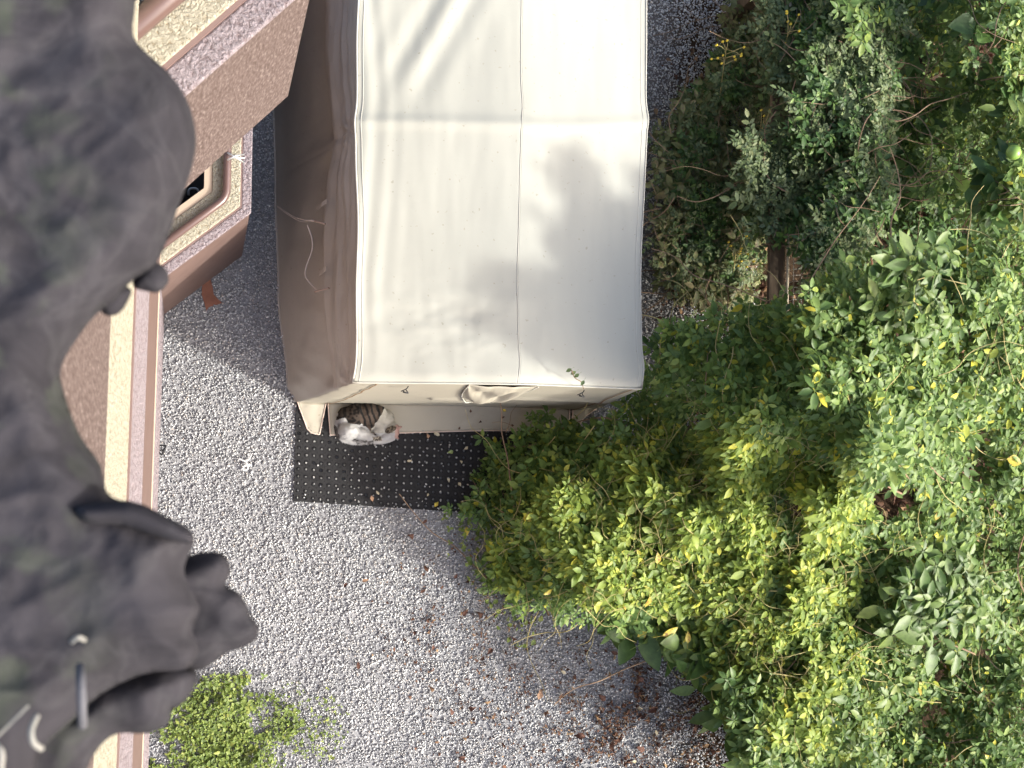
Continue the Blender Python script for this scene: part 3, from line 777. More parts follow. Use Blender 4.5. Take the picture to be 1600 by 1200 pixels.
def foliage(root, poly, ctrl, n, kind, size, m, n_parts=0, depth=.45, tilt=.45, gap=-.28, rag=26, seed=0, name='foliage', leafname='leaf', bias=1.0, lo=0.05, soft=60):
    P_ = np.array(poly, float); x0, y0 = P_.min(0); x1, y1 = P_.max(0)
    px = rng.uniform(x0, x1, n * 3); py = rng.uniform(y0, y1, n * 3)
    k = in_poly(px, py, poly); px, py = px[k], py[k]
    ed = edge_dist(px, py, poly) + rag * nz2(px, py, 34, seed)
    k = (ed > 0) & (rng.random(len(px)) < np.clip(ed / soft + .25, 0, 1)); px, py, ed = px[k][:n], py[k][:n], ed[k][:n]
    g_ = nz2(px, py, 75, seed + 11) + .5 * nz2(px, py, 28, seed + 17)
    hh = heights(px, py, ctrl) * (1 + .10 * nz2(px, py, 120, seed + 5)) + .09 * g_
    dep = rng.exponential(depth, len(px)) * .55 + depth * .5 * np.clip(gap - g_, 0, 1) * 3
    k = g_ > gap - rng.random(len(px)) * .35
    px, py, hh, dep = px[k], py[k], hh[k], dep[k]
    z = np.maximum(hh - dep, lo * rng.uniform(.6, 1.6, len(px)))
    pos = Pn(px, py, z); n = len(px)
    s = size * rng.lognormal(0, .27, n)
    R = orient(n, tilt) * s[:, None, None]
    Mx = np.zeros((n, 4, 4)); Mx[:, :3, :3] = R; Mx[:, :3, 3] = pos; Mx[:, 3, 3] = 1
    base = LEAFS[kind]; pick = rng.integers(0, len(base), n)
    part = np.zeros(n, bool)
    if n_parts:
        top = np.where(dep < depth * .35)[0]
        order = top[np.argsort(-s[top])][:n_parts]; part[order] = True
        meshes = [tri_mesh(leafname, bv, bt, m) for bv, bt in base]
        inv = -Vector(root.location)
        for i in order:
            o = bpy.data.objects.new(leafname, meshes[pick[i]]); sc.collection.objects.link(o); o.parent = root
            o.matrix_basis = Matrix.Translation(inv) @ Matrix(Mx[i].tolist())
    r = ~part
    V, T = scatter_tris(base, pick[r], Mx[r])
    o = tri_obj(name, V, T, m, root); o['kind'] = 'stuff'
    return pos
def stems(root, poly, ctrl, n, r, m, seglen=34, segs=5, seed=0, depth=.15, name='stem', wig=.7):
    px0, px1 = min(p[0] for p in poly), max(p[0] for p in poly); py0, py1 = min(p[1] for p in poly), max(p[1] for p in poly)
    prt = []; rr = random.Random(seed); tries = 0
    while len(prt) < n and tries < n * 20:
        tries += 1
        x, y = rr.uniform(px0, px1), rr.uniform(py0, py1)
        if not in_poly(np.array([x]), np.array([y]), poly)[0]: continue
        a = rr.uniform(0, 6.28); pts = []; dz = -rr.expovariate(1 / depth)
        for k in range(segs):
            h = heights(np.array([x]), np.array([y]), ctrl)[0]
            pts.append(P(x, y, max(.04, h + dz + rr.uniform(-.05, .07))))
            a += rr.uniform(-wig, wig); x += math.cos(a) * seglen; y += math.sin(a) * seglen
        q = rr.uniform(.6, 1.3); prt.append(tube_data(spline(pts, 4), r * q, r * q * .45, 4, False))
    V, F = join_data(prt); o = mesh_obj(name, V, F, m, root); o['kind'] = 'stuff'; return o

# --- fence under the climbers -------------------------------------------------
fence = empty('fence', P(1220, 300), 'weathered brown board fence with wire mesh, overgrown with climbers', 'fence')
m_wood = noisy('weathered_board', [(.3, (.045, .032, .022)), (.6, (.10, .072, .048)), (.8, (.17, .13, .09))], 14, .85, .2, 6, (40, .5, .004), (1, .12, 1))
m_wire = mat('wire', (.45, .44, .40), .4); 
def board(pa, pb, wd, th, z, name='board'):
    a, b = P(*pa, z), P(*pb, z); t = (b - a).normalized(); s = Vector((t.y, -t.x, 0)) * wd / 2
    V = [a - s, a + s, b + s, b - s]; V = V + [v - Vector((0, 0, th)) for v in V]
    o = mesh_obj(name, V, [(0, 1, 2, 3), (7, 6, 5, 4), (0, 4, 5, 1), (1, 5, 6, 2), (2, 6, 7, 3), (3, 7, 4, 0)], m_wood, fence)
    m = o.modifiers.new('b', 'BEVEL'); m.width = .006; return o
board((1217, 215), (1213, 520), .11, .03, 0.95); board((1224, -60), (1217, 208), .11, .03, 0.95)
board((1213, 530), (1209, 660), .11, .03, 0.95)
a, b = P(1238, -60, 0.97), P(1212, 1260, 0.97)
tube('edge_rail', [P(1236, -60, 0.975), P(1231, 400, 0.975), P(1226, 640, 0.975)], .010, mat('pale_rail', (.42, .36, .27), .6), fence)
prt = []
for k in range(4): prt.append(tube_data([P(1246, -60, 0.97) + Vector((0, 0, -.1 * k)), P(1237, 640, 0.97) + Vector((0, 0, -.1 * k))], .0018, n=4))
a, b = P(1246, -60, 0.97), P(1237, 640, 0.97)
for k in range(76):
    p = a.lerp(b, k / 75); prt.append(tube_data([p, Vector((p.x, p.y, .65))], .0018, n=4))
    prt.append(tube_data([p, p + Vector((.05, 0, .01))], .0018, n=4))
prt.append(tube_data([a + Vector((.05, 0, .01)), b + Vector((.05, 0, .01))], .0022, n=4))
V, F = join_data(prt); o = mesh_obj('wire_mesh', V, F, m_wire, fence); o['kind'] = 'stuff'
for y in (-40, 212, 525, 655):
    p = P(1214, y, 0.92); prism('post', [(p.x - .04, p.y - .04), (p.x + .04, p.y - .04), (p.x + .04, p.y + .04), (p.x - .04, p.y + .04)], 0, 0.92, m_wood, fence, .004)

# --- the akebia climber, lower right -----------------------------------------
CT = [(760, 900, .22), (740, 730, .25), (850, 680, .45), (900, 800, .8), (1000, 620, .7), (1050, 700, .9), (1000, 900, .9), (1080, 800, 1.1), (1060, 1000, .5), (1130, 880, .9), (1195, 880, 1.0), (1120, 1100, .6), (1205, 1150, 1.0),
      (1060, 570, 1.5), (1200, 640, 2.1), (1150, 600, 2.0), (1150, 500, 1.7), (1290, 470, 2.35), (1300, 600, 2.6), (1370, 700, 2.6), (1290, 780, 1.7), (1210, 770, 1.25), (1350, 950, .95), (1300, 870, 1.1), (1450, 430, 2.4), (1450, 620, 2.3), (1550, 720, 1.5), (1500, 900, 1.0), (1500, 1100, .8), (1400, 1150, .7), (1590, 1000, .9), (1590, 450, 2.4)]
CT = [(a, b, h) for a, b, h in CT]
ak = empty('akebia_vine', P(1200, 750), 'large sprawling five-leaflet climber mounded over the fence, filling the lower right', 'climber')
PA = [(790, 790), (830, 690), (880, 655), (945, 650), (1000, 610), (990, 545), (1040, 505), (1110, 490), (1200, 462), (1290, 425), (1370, 385), (1460, 372), (1640, 350), (1660, 1260), (1180, 1260), (1130, 1120), (1065, 1050), (1010, 990), (880, 975), (790, 950), (745, 900), (770, 850)]
foliage(ak, PA, CT, 13500, 'palm', .066, m_aks, 300, .32, .42, -.30, 22, 1, lo=.08)
foliage(ak, [(1150, 520), (1290, 430), (1420, 520), (1440, 720), (1340, 780), (1200, 700)], [(a, b, h + .10) for a, b, h in CT], 420, 'palm', .062, m_aks, 0, .16, .5, .05, 40, 23, name='shadow_spray', soft=90)  # sprays added above the vine to feather its shadow on the roof
PY = [(740, 905), (800, 800), (900, 720), (1010, 660), (1180, 640), (1330, 700), (1370, 830), (1330, 960), (1380, 1100), (1350, 1230), (1180, 1150), (1070, 1010), (980, 960), (860, 950)]
o = foliage(ak, PY, [(a, b, h + .06) for a, b, h in CT], 7000, 'palm', .062, m_aky, 0, .13, .42, -.1, 40, 21, name='sunlit_foliage', soft=120)  # lime leaves over the sunlit part of the vine, light in their colour
PB = [(1440, 860), (1530, 850), (1580, 920), (1570, 1010), (1480, 1040), (1370, 1000), (1370, 910)]
foliage(ak, PB, [(a, b, h + .22) for a, b, h in CT], 75, 'palm', .125, m_big, 34, .05, .18, -1, 5, 31, name='broad_foliage', leafname='large_leaf')
PB2 = [(1390, 380), (1500, 370), (1560, 420), (1470, 520), (1380, 560), (1330, 470)]
foliage(ak, PB2, [(a, b, h + .18) for a, b, h in CT], 46, 'palm', .10, m_big, 22, .06, .22, -1, 5, 33, name='broad_foliage', leafname='large_leaf')
stems(ak, PY, [(a, b, h + .07) for a, b, h in CT], 280, .0019, m_stem, 20, 6, 5, .06, 'tendril', .9)
stems(ak, PA, [(a, b, h + .05) for a, b, h in CT], 110, .003, m_stem, 30, 6, 6, .10, 'stem', .6)
stems(ak, PA, CT, 90, .005, m_stemb, 40, 6, 8, .3, 'old_stem', .5)
foliage(ak, PA, [(a, b, h + .08) for a, b, h in CT], 26, 'single', .045, m_yel, 24, .08, .5, -1, 5, 41, name='yellowed_foliage', leafname='yellow_leaf')

# --- shoots creeping onto the mat --------------------------------------------
sh = empty('creeping_vine', P(770, 740), 'thin trailing vine shoots creeping over the right end of the rubber mat', 'vine')
CS = [(720, 720, .12), (760, 800, .12), (830, 680, .35), (840, 780, .3), (900, 640, .4)]
foliage(sh, [(715, 700), (760, 680), (800, 690), (830, 640), (870, 650), (900, 700), (890, 830), (800, 860), (740, 820), (690, 800), (740, 770)], CS, 600, 'palm', .055, m_aks, 120, .15, .4, -.16, 30, 51, soft=90)
foliage(sh, [(680, 800), (760, 800), (830, 900), (850, 1010), (790, 1010), (740, 920), (690, 860)], [(760, 900, .08)], 170, 'small', .032, m_cover, 0, .05, .4, -.1, 30, 52, name='low_foliage')
stems(sh, [(720, 700), (880, 640), (880, 860), (760, 860)], CS, 12, .002, m_stemb, 16, 4, 12, .03)
tw = [P(893, 578, 1.62), P(898, 590, 1.6), P(908, 597, 1.57), P(912, 608, 1.5)]
# a twig stuck to the roof edge
twg = empty('dead_twig', P(900, 590, 1.5), 'thin dry twig with curled leaves caught on the front edge of the tent roof', 'twig')
tube('stem', spline(tw, 5), .0035, m_stemb, twg, .002, 5)
for (x, y) in ((893, 576), (900, 580), (905, 584), (913, 594)):
    lv, lt = LEAFS['single'][1]; o = tri_obj('leaf', lv * .035, lt, m_grey, twg); o.location = P(x, y, 1.62) - Vector(twg.location); o.rotation_euler = (0, .3, random.uniform(0, 6)); o.matrix_parent_inverse = Matrix.Identity(4)

# --- broad-leaved plant at the vine's lower edge -----------------------------
bp = empty('broad_leaved_climber', P(1060, 980), 'large glossy leaved plant with a few yellow leaves along the lower edge of the climber', 'plant')
PC = [(930, 940), (1000, 930), (1090, 950), (1170, 1010), (1230, 1090), (1200, 1200), (1130, 1140), (1060, 1050), (1000, 1010), (930, 985)]
CC = [(950, 960, .55), (1050, 990, .6), (1120, 1080, .6), (1200, 1150, .9)]
foliage(bp, PC, CC, 420, 'single', .13, m_big, 170, .25, .45, -.6, 10, 61, soft=20)
foliage(bp, PC, [(a, b, h + .07) for a, b, h in CC], 12, 'single', .085, m_yel, 9, .02, .4, -1, 4, 63, name='yellow_foliage', leafname='yellow_leaf', soft=10)
foliage(bp, [(1100, 1050), (1400, 1050), (1400, 1250), (1180, 1250)], [(1250, 1150, 1.0)], 500, 'palm', .07, m_big, 60, .4, .4, -.3, 20, 65, name='lower_foliage')

# --- climber over the fence, upper middle ------------------------------------
cl = empty('dark_climber', P(1300, 200), 'dense grey green climber smothering the fence at the upper middle right', 'climber')
PD = [(1195, -60), (1420, -60), (1405, 100), (1395, 230), (1400, 320), (1360, 400), (1270, 470), (1252, 400), (1180, 360), (1170, 250), (1240, 190), (1235, 60)]
CD = [(1200, 0, .98), (1300, 100, 1.3), (1380, 200, 1.4), (1380, 20, 1.3), (1200, 300, .98), (1300, 380, 1.35)]
foliage(cl, PD, CD, 4600, 'pin', .052, m_grey, 200, .35, .5, -.25, 18, 71)
foliage(cl, PD, CD, 2400, 'palm', .055, m_dk, 60, .5, .4, -.3, 18, 73, name='dark_foliage', leafname='dark_leaf')
foliage(cl, [(1290, -60), (1400, -60), (1390, 60), (1340, 80), (1300, 30)], [(1340, 0, 1.5)], 60, 'palm', .075, m_aks, 30, .1, .3, -1, 8, 75, name='pale_foliage', leafname='pale_leaf')
stems(cl, PD, CD, 90, .004, m_stemb, 30, 6, 14, .12)

foliage(cl, [(1175, -60), (1262, -60), (1258, 175), (1200, 150)], [(1210, 50, 1.06)], 420, 'pin', .055, m_grey, 30, .1, .4, -.35, 14, 77, name='trailing_foliage', soft=20)
foliage(cl, [(1150, 205), (1262, 225), (1258, 345), (1160, 350)], [(1210, 280, 1.06)], 420, 'pin', .055, m_grey, 40, .12, .4, -.5, 14, 78, name='trailing_foliage', soft=20)
# --- mottled bramble against the tent ----------------------------------------
br_ = empty('bramble', P(1080, 260), 'low olive leaved bramble with mottled leaves between the tent and the fence', 'bramble')
PE = [(1018, 210), (1060, 150), (1110, 110), (1130, 20), (1200, -60), (1250, -60), (1215, 120), (1215, 250), (1195, 420), (1180, 500), (1100, 490), (1030, 460), (1018, 400), (1022, 300)]
CE = [(1040, 300, .55), (1120, 200, .4), (1180, 60, .4), (1100, 400, .4), (1180, 350, .55)]
foliage(br_, PE, CE, 1500, 'tri', .078, m_olive, 240, .28, .4, -.10, 26, 81, soft=60)
foliage(br_, PE, CE, 1300, 'pin', .05, m_grey, 60, .3, .4, -.12, 26, 83, name='fine_foliage', leafname='fine_leaf')
foliage(br_, [(1060, 150), (1200, 0), (1210, 400), (1100, 480), (1040, 440)], CE, 1200, 'palm', .048, m_dk, 60, .3, .4, -.1, 30, 85, name='dark_foliage', leafname='dark_leaf')
stems(br_, PE, CE, 60, .0035, m_stemb, 28, 6, 15, .1)

# --- shrub with green fruit, upper right -------------------------------------
fs = empty('fruit_shrub', P(1500, 200), 'dark broad leaved shrub bearing a round green fruit at the upper right edge', 'shrub')
PF = [(1395, -60), (1660, -60), (1660, 390), (1560, 380), (1470, 330), (1400, 280), (1385, 120)]
CF = [(1450, 60, 1.2), (1550, 60, 1.9), (1580, 300, 1.9), (1450, 200, .7), (1480, 300, .9)]
foliage(fs, PF, CF, 1000, 'single', .095, m_dk, 200, .5, .5, -.25, 20, 91)
foliage(fs, PF, CF, 2300, 'palm', .055, m_aks, 60, .5, .5, -.15, 20, 93, name='fine_foliage', leafname='fine_leaf')
foliage(fs, [(1520, -60), (1660, -60), (1660, 370), (1540, 360), (1500, 260), (1580, 150)], CF, 1500, 'small', .045, m_cover, 40, .4, .6, -.2, 20, 95, name='pale_foliage', leafname='pale_leaf')
foliage(fs, [(1380, 150), (1560, 120), (1600, 420), (1450, 420), (1370, 360)], [(1450, 250, .55)], 900, 'palm', .06, m_dk, 0, .25, .5, -.3, 20, 97, name='under_foliage')
stems(fs, PF, CF, 90, .004, m_stemb, 34, 6, 17, .3)
m_fruit = mat('green_fruit_skin', (.16, .27, .05), .35, .5)
bm = bmesh.new(); bmesh.ops.create_uvsphere(bm, u_segments=20, v_segments=14, radius=.040)
for v in bm.verts: v.co *= 1 + .03 * math.cos(6 * math.atan2(v.co.y, v.co.x)) * (1 - abs(v.co.z) / .04)
me = bpy.data.meshes.new('fruit'); bm.to_mesh(me); bm.free(); me.materials.append(m_fruit); me.polygons.foreach_set('use_smooth', [True] * len(me.polygons))
o = link(bpy.data.objects.new('fruit', me), fs); o.location = P(1584, 238, 2.5)
for (x, y, r) in ((1575, 155, -1.0), (1592, 170, -1.3), (1556, 170, 3.1), (1594, 200, 1.4), (1600, 182, 1.9)):
    lv, lt = leaflet(.10, .42, .25, .1)
    o = tri_obj('bud_leaf', lv, lt, m_cover, fs); o.location = P(x, y, 2.45); o.rotation_euler = (0, 0, r)

# --- tall weeds with yellow buds ---------------------------------------------
m_bud = mat('yellow_bud', (.62, .48, .06), .6)
def weed(x0, y0, x1, y1, h, label, seed):
    rr = random.Random(seed); t = empty('flowering_weed', P(x0, y0, .02), label, 'weed', 'yellow budded weeds by the fence')
    pts = [P(lerp(x0, x1, k / 5), lerp(y0, y1, k / 5), .02 + h * k / 5) for k in range(6)]
    tube('stem', spline(pts, 3), .006, m_stem, t, .002, 6)
    lv, lt = LEAFS['pin'][1]; me = tri_mesh('leaf', lv, lt, m_grey)
    for k in range(13):
        f = .15 + .6 * k / 13; i = f * 5; p = pts[int(i)].lerp(pts[min(int(i) + 1, 5)], i % 1)
        o = bpy.data.objects.new('leaf', me); sc.collection.objects.link(o); o.parent = t
        sz = .075 * (1.15 - f * .7); o.matrix_basis = Matrix.Translation(p - Vector(t.location)) @ Matrix.Rotation(k * 2.4, 4, 'Z') @ Matrix.Rotation(rr.uniform(-.1, .5), 4, 'Y') @ Matrix.Scale(sz, 4)
    bm = bmesh.new(); bmesh.ops.create_icosphere(bm, subdivisions=1, radius=.0085); mb = bpy.data.meshes.new('bud'); bm.to_mesh(mb); bm.free(); mb.materials.append(m_bud)
    for k in range(12):
        f = rr.uniform(.72, 1.0); i = min(f * 5, 4.99); p = pts[int(i)].lerp(pts[int(i) + 1], i % 1)
        e = p + Vector((rr.uniform(-.11, .11), rr.uniform(-.05, .14), rr.uniform(.02, .08)))
        tube('flower_stalk', [p, p.lerp(e, .6) + Vector((0, 0, .02)), e], .0022, m_stem, t, .0015, 4)
        o = bpy.data.objects.new('bud', mb); sc.collection.objects.link(o); o.parent = t; o.location = e - Vector(t.location); o.scale = (1, 1, 1.7)
weed(1118, 200, 1135, 75, 1.0, 'uppermost left weed with yellow buds, rising beside the gravel strip', 1)
weed(1200, 190, 1232, 50, 1.15, 'tall weed with yellow buds standing over the upper fence board', 2)
weed(1130, 260, 1190, 205, .8, 'short leaning weed with yellow buds in the bramble left of the fence', 3)
weed(1140, 480, 1150, 390, .7, 'weed with yellow buds low down beside the bare fence board', 4)

# --- ground cover, lower left ------------------------------------------------
gc = empty('clover_patch', P(330, 1130), 'bright green clover-like ground cover spreading on the gravel by the wall foot', 'ground cover')
PG = [(238, 1130), (285, 1080), (320, 1042), (385, 1045), (400, 1075), (455, 1090), (478, 1130), (450, 1160), (420, 1260), (225, 1260)]
foliage(gc, PG, [(300, 1150, .035)], 3800, 'small', .023, m_cover, 0, .02, .45, -.22, 30, 101, soft=70, lo=.03)
foliage(gc, [(400, 1050), (560, 1080), (520, 1240), (400, 1250)], [(300, 1150, .03)], 420, 'small', .018, m_cover, 0, .02, .45, .1, 40, 103, name='stray_foliage', soft=160, lo=.03)

# --- leaf litter and fallen leaves -------------------------------------------
def dead_mesh(sz, cup=.25, seed=0):
    rr = random.Random(seed); V = []; T = []; ns = 5; prof = [.05, .7, 1, .8, .45, .03]
    for i in range(ns + 1):
        t = i / ns; hw = prof[i] * .3 * rr.uniform(.8, 1.2); z = cup * math.sin(t * 2.6 + rr.uniform(-.2, .2)) * .5
        V += [(t - .5, -hw, z + hw * cup * 2), (t - .5, rr.uniform(-.04, .04), z), (t - .5, hw, z + hw * cup * 2)]
    for i in range(ns):
        a = i * 3; T += [(a, a + 3, a + 4), (a, a + 4, a + 1), (a + 1, a + 4, a + 5), (a + 1, a + 5, a + 2)]
    return np.array(V) * sz, np.array(T)
dead = [dead_mesh(1, .3, 1), dead_mesh(1, .5, 2), dead_mesh(1, .15, 3), dead_mesh(1, .8, 4)]
LEAFS['dead'] = dead
def litter(name, poly, n, size, gap, soft, label, seed):
    P_ = np.array(poly, float); px = rng.uniform(P_[:, 0].min(), P_[:, 0].max(), n * 4); py = rng.uniform(P_[:, 1].min(), P_[:, 1].max(), n * 4)
    k = in_poly(px, py, poly); px, py = px[k], py[k]
    g_ = nz2(px, py, 38, seed) + .6 * nz2(px, py, 14, seed + 3); ed = edge_dist(px, py, poly)
    k = (g_ > gap) & (rng.random(len(px)) < np.clip(ed / soft, .05, 1)); px, py = px[k][:n], py[k][:n]; n = len(px)
    pos = Pn(px, py, rng.uniform(.02, .035, n)); s = size * rng.lognormal(0, .35, n)
    Mx = np.zeros((n, 4, 4)); Mx[:, :3, :3] = orient(n, .5) * s[:, None, None]; Mx[:, :3, 3] = pos; Mx[:, 3, 3] = 1
    V, T = scatter_tris(dead, rng.integers(0, 4, n), Mx)
    return tag(tri_obj(name, V, T, m_dead), label, 'litter', kind='stuff')
litter('leaf_litter', [(880, 990), (1040, 990), (1240, 1150), (1230, 1260), (820, 1260), (850, 1120)], 2800, .021, -.06, 190, 'dark brown leaf litter drifted under the lower edge of the climber', 1)
litter('leaf_litter', [(600, 830), (740, 800), (1000, 980), (1100, 1250), (660, 1250), (560, 1000)], 1300, .018, -.08, 170, 'thin scatter of brown leaf scraps over the lower gravel', 2)
litter('leaf_litter', [(1020, 100), (1260, -50), (1270, 520), (1020, 520)], 700, .035, .0, 60, 'brown leaf litter beneath the bramble by the fence', 3)
litter('leaf_litter', [(1380, -50), (1650, -50), (1650, 700), (1250, 1200), (1250, 400)], 2600, .06, -.6, 40, 'dead leaves and soil litter beneath the shrubs beyond the fence', 4)
m_dl = {'brown': noisy('fallen_brown', [(.3, (.055, .024, .017)), (.7, (.12, .06, .042))], 50, .8),
        'tan': noisy('fallen_tan', [(.3, (.26, .15, .09)), (.7, (.38, .25, .16))], 50, .8),
        'yellow': noisy('fallen_yellow', [(.3, (.55, .42, .06)), (.7, (.70, .58, .12))], 50, .7),
        'cream': noisy('fallen_cream', [(.3, (.34, .30, .20)), (.7, (.46, .41, .29))], 50, .7),
        'green': noisy('fallen_green', [(.3, (.16, .22, .08)), (.7, (.30, .36, .16))], 50, .7)}
dm = {(c, k): tri_mesh('fallen_leaf', *dead[k], m_dl[c]) for c in m_dl for k in range(4)}
fl_i = 0
ORD = ['topmost', 'second', 'third', 'fourth', 'fifth', 'sixth', 'seventh', 'eighth', 'ninth', 'tenth', 'eleventh', 'twelfth', 'lowest']
def series(pts, smin, smax, c, text, group, z=.032):
    pts = sorted(pts, key=lambda p: p[1]); n = len(pts)
    for i, (x, y) in enumerate(pts):
        w_ = 'topmost' if i == 0 else ('lowest' if i == n - 1 else ORD[i] + ' from the top')
        fallen(x, y, random.uniform(smin, smax), c, text + ', ' + w_, group, z)
def fallen(px, py, sz, c, label, group=None, z=.032):
    global fl_i
    o = bpy.data.objects.new('fallen_leaf', dm[(c, fl_i % 4)]); sc.collection.objects.link(o); fl_i += 1
    o.location = P(px, py, z); o.rotation_euler = (random.uniform(-.3, .3), random.uniform(-.3, .3), random.uniform(0, 6.28)); o.scale = (sz, sz, sz)
    tag(o, label, 'leaf', group); return o
fallen(843, 1085, .07, 'tan', 'large light tan fallen leaf alone on the lower gravel')
fallen(729, 830, .06, 'yellow', 'bright yellow fallen leaf on the gravel below the mat corner')
fallen(571, 907, .045, 'tan', 'small tan leaf with a pale tip on open gravel left of the scatter')
fallen(682, 788, .04, 'yellow', 'yellow pointed leaf on the lower edge of the rubber mat', z=.04)
fallen(581, 779, .04, 'tan', 'curled orange brown leaf on the lower edge of the rubber mat', z=.04)
fallen(668, 681, .035, 'tan', 'pinkish dry leaf on the mat just right of the cat', z=.04)
fallen(682, 678, .045, 'cream', 'pale curved leaf on the mat by the tent flap', z=.04)
fallen(703, 706, .04, 'green', 'pale green leaf lying upright on the mat right part', z=.04)
fallen(1004, 988, .085, 'yellow', 'long yellow leaf lying at the tip of the broad leaved plant', z=.5)
fallen(788, 641, .03, 'yellow', 'small yellow leaf resting on the beige tent flap', z=.06)
series([(727, 958), (648, 990), (676, 1012), (765, 1018), (663, 815), (640, 840), (705, 1112), (738, 1105), (722, 1183), (560, 1040), (540, 915), (712, 900)], .035, .055, 'brown', 'dark brown curled leaf on the open gravel', 'brown leaves on the open gravel')
series([(960, 1020), (1000, 1060), (1020, 1110), (940, 1090), (905, 1150), (1085, 1140), (1000, 1170)], .05, .075, 'brown', 'big brown leaf in the litter below the climber', 'brown leaves in the litter')
series([(720, 722), (718, 757), (700, 750), (668, 773), (728, 700), (742, 790), (640, 720), (590, 770)], .022, .034, 'cream', 'small pale leaf scrap on the rubber mat', 'pale scraps on the mat', .04)
series([(735, 642), (786, 652), (750, 660), (800, 665), (718, 669)], .018, .026, 'brown', 'tiny brown leaf scrap on the beige ground flap', 'brown scraps on the tent flap', .05)
series([(880, 1050), (1000, 1108), (1025, 1145), (990, 1190)], .035, .045, 'cream', 'straw coloured leaf in the lower right litter', 'straw coloured leaves in the litter')
fallen(1151, 318, .08, 'tan', 'rust orange leaf hanging low between bramble and fence', z=.4)

# a curl of pale wire on the gravel
cp = P(384, 722, .035)
pts = [cp + Vector(q) for q in [(-.045, .02, 0), (-.02, .012, .004), (.0, .005, .004), (.02, .02, .004), (.035, .045, 0)]]
pt2 = [cp + Vector(q) for q in [(.0, .005, .004), (.012, -.02, .004), (.01, -.045, .003), (-.012, -.05, .003), (-.012, -.028, .003), (.02, -.015, .006), (.035, -.025, 0)]]
V, F = join_data([tube_data(spline(pts, 4), .0042, .003), tube_data(spline(pt2, 4), .0042, .003)])
tag(mesh_obj('wire_scrap', V, F, m_white, smooth=True), 'curled scrap of white wire lying on the gravel left of the mat', 'wire')

# ================================================================== GARMENT BY THE LENS
m_cloth = mat('charcoal_cotton', rough=.95, spec=.1)
v = coords(m_cloth)
r1 = ramp(m_cloth, [(.35, (.020, .019, .022)), (.65, (.034, .032, .037))], noise_tex(m_cloth, v, 9, 5, .6, 1.0))
gr = ramp(m_cloth, [(.52, (0, 0, 0)), (.62, (1, 1, 1))], noise_tex(m_cloth, v, 13, 3, .5))
mm = N(m_cloth, 'ShaderNodeMix', data_type='RGBA'); sx = N(m_cloth, 'ShaderNodeSeparateXYZ'); L(m_cloth, v, sx.inputs[0])
mr = N(m_cloth, 'ShaderNodeMapRange'); mr.inputs['From Min'].default_value = -.06; mr.inputs['From Max'].default_value = -.19; mr.inputs['To Max'].default_value = .8; L(m_cloth, sx.outputs[0], mr.inputs['Value'])
mu = N(m_cloth, 'ShaderNodeMath', operation='MULTIPLY'); L(m_cloth, gr.outputs[0], mu.inputs[0]); L(m_cloth, mr.outputs[0], mu.inputs[1])
L(m_cloth, mu.outputs[0], mm.inputs['Factor']); L(m_cloth, r1.outputs[0], mm.inputs['A']); mm.inputs['B'].default_value = (.040, .046, .036, 1)
nr = noise_tex(m_cloth, v, 6.5, 3, .55, 1.6)
rd = N(m_cloth, 'ShaderNodeMath', operation='SUBTRACT'); rd.inputs[1].default_value = .5; L(m_cloth, nr, rd.inputs[0])
ab = N(m_cloth, 'ShaderNodeMath', operation='ABSOLUTE'); L(m_cloth, rd.outputs[0], ab.inputs[0])
rl = ramp(m_cloth, [(0, (.14, .14, .14)), (.02, (.07, .07, .07)), (.06, (0, 0, 0))], ab.outputs[0])
mf = N(m_cloth, 'ShaderNodeMix', data_type='RGBA'); L(m_cloth, rl.outputs[0], mf.inputs['Factor']); L(m_cloth, mm.outputs['Result'], mf.inputs['A']); mf.inputs['B'].default_value = (.085, .084, .088, 1)
L(m_cloth, mf.outputs['Result'], bsdf(m_cloth).inputs[0]); bump(m_cloth, noise_tex(m_cloth, v, 60, 5, .6, .6), .5, .003)
m_dull = mat('dull_white_plastic', (.20, .195, .175), .6)
gar = empty('jacket', P(60, 700, 7.6), 'crumpled charcoal jacket with zip and cord ends hanging blurred at the left edge', 'jacket')
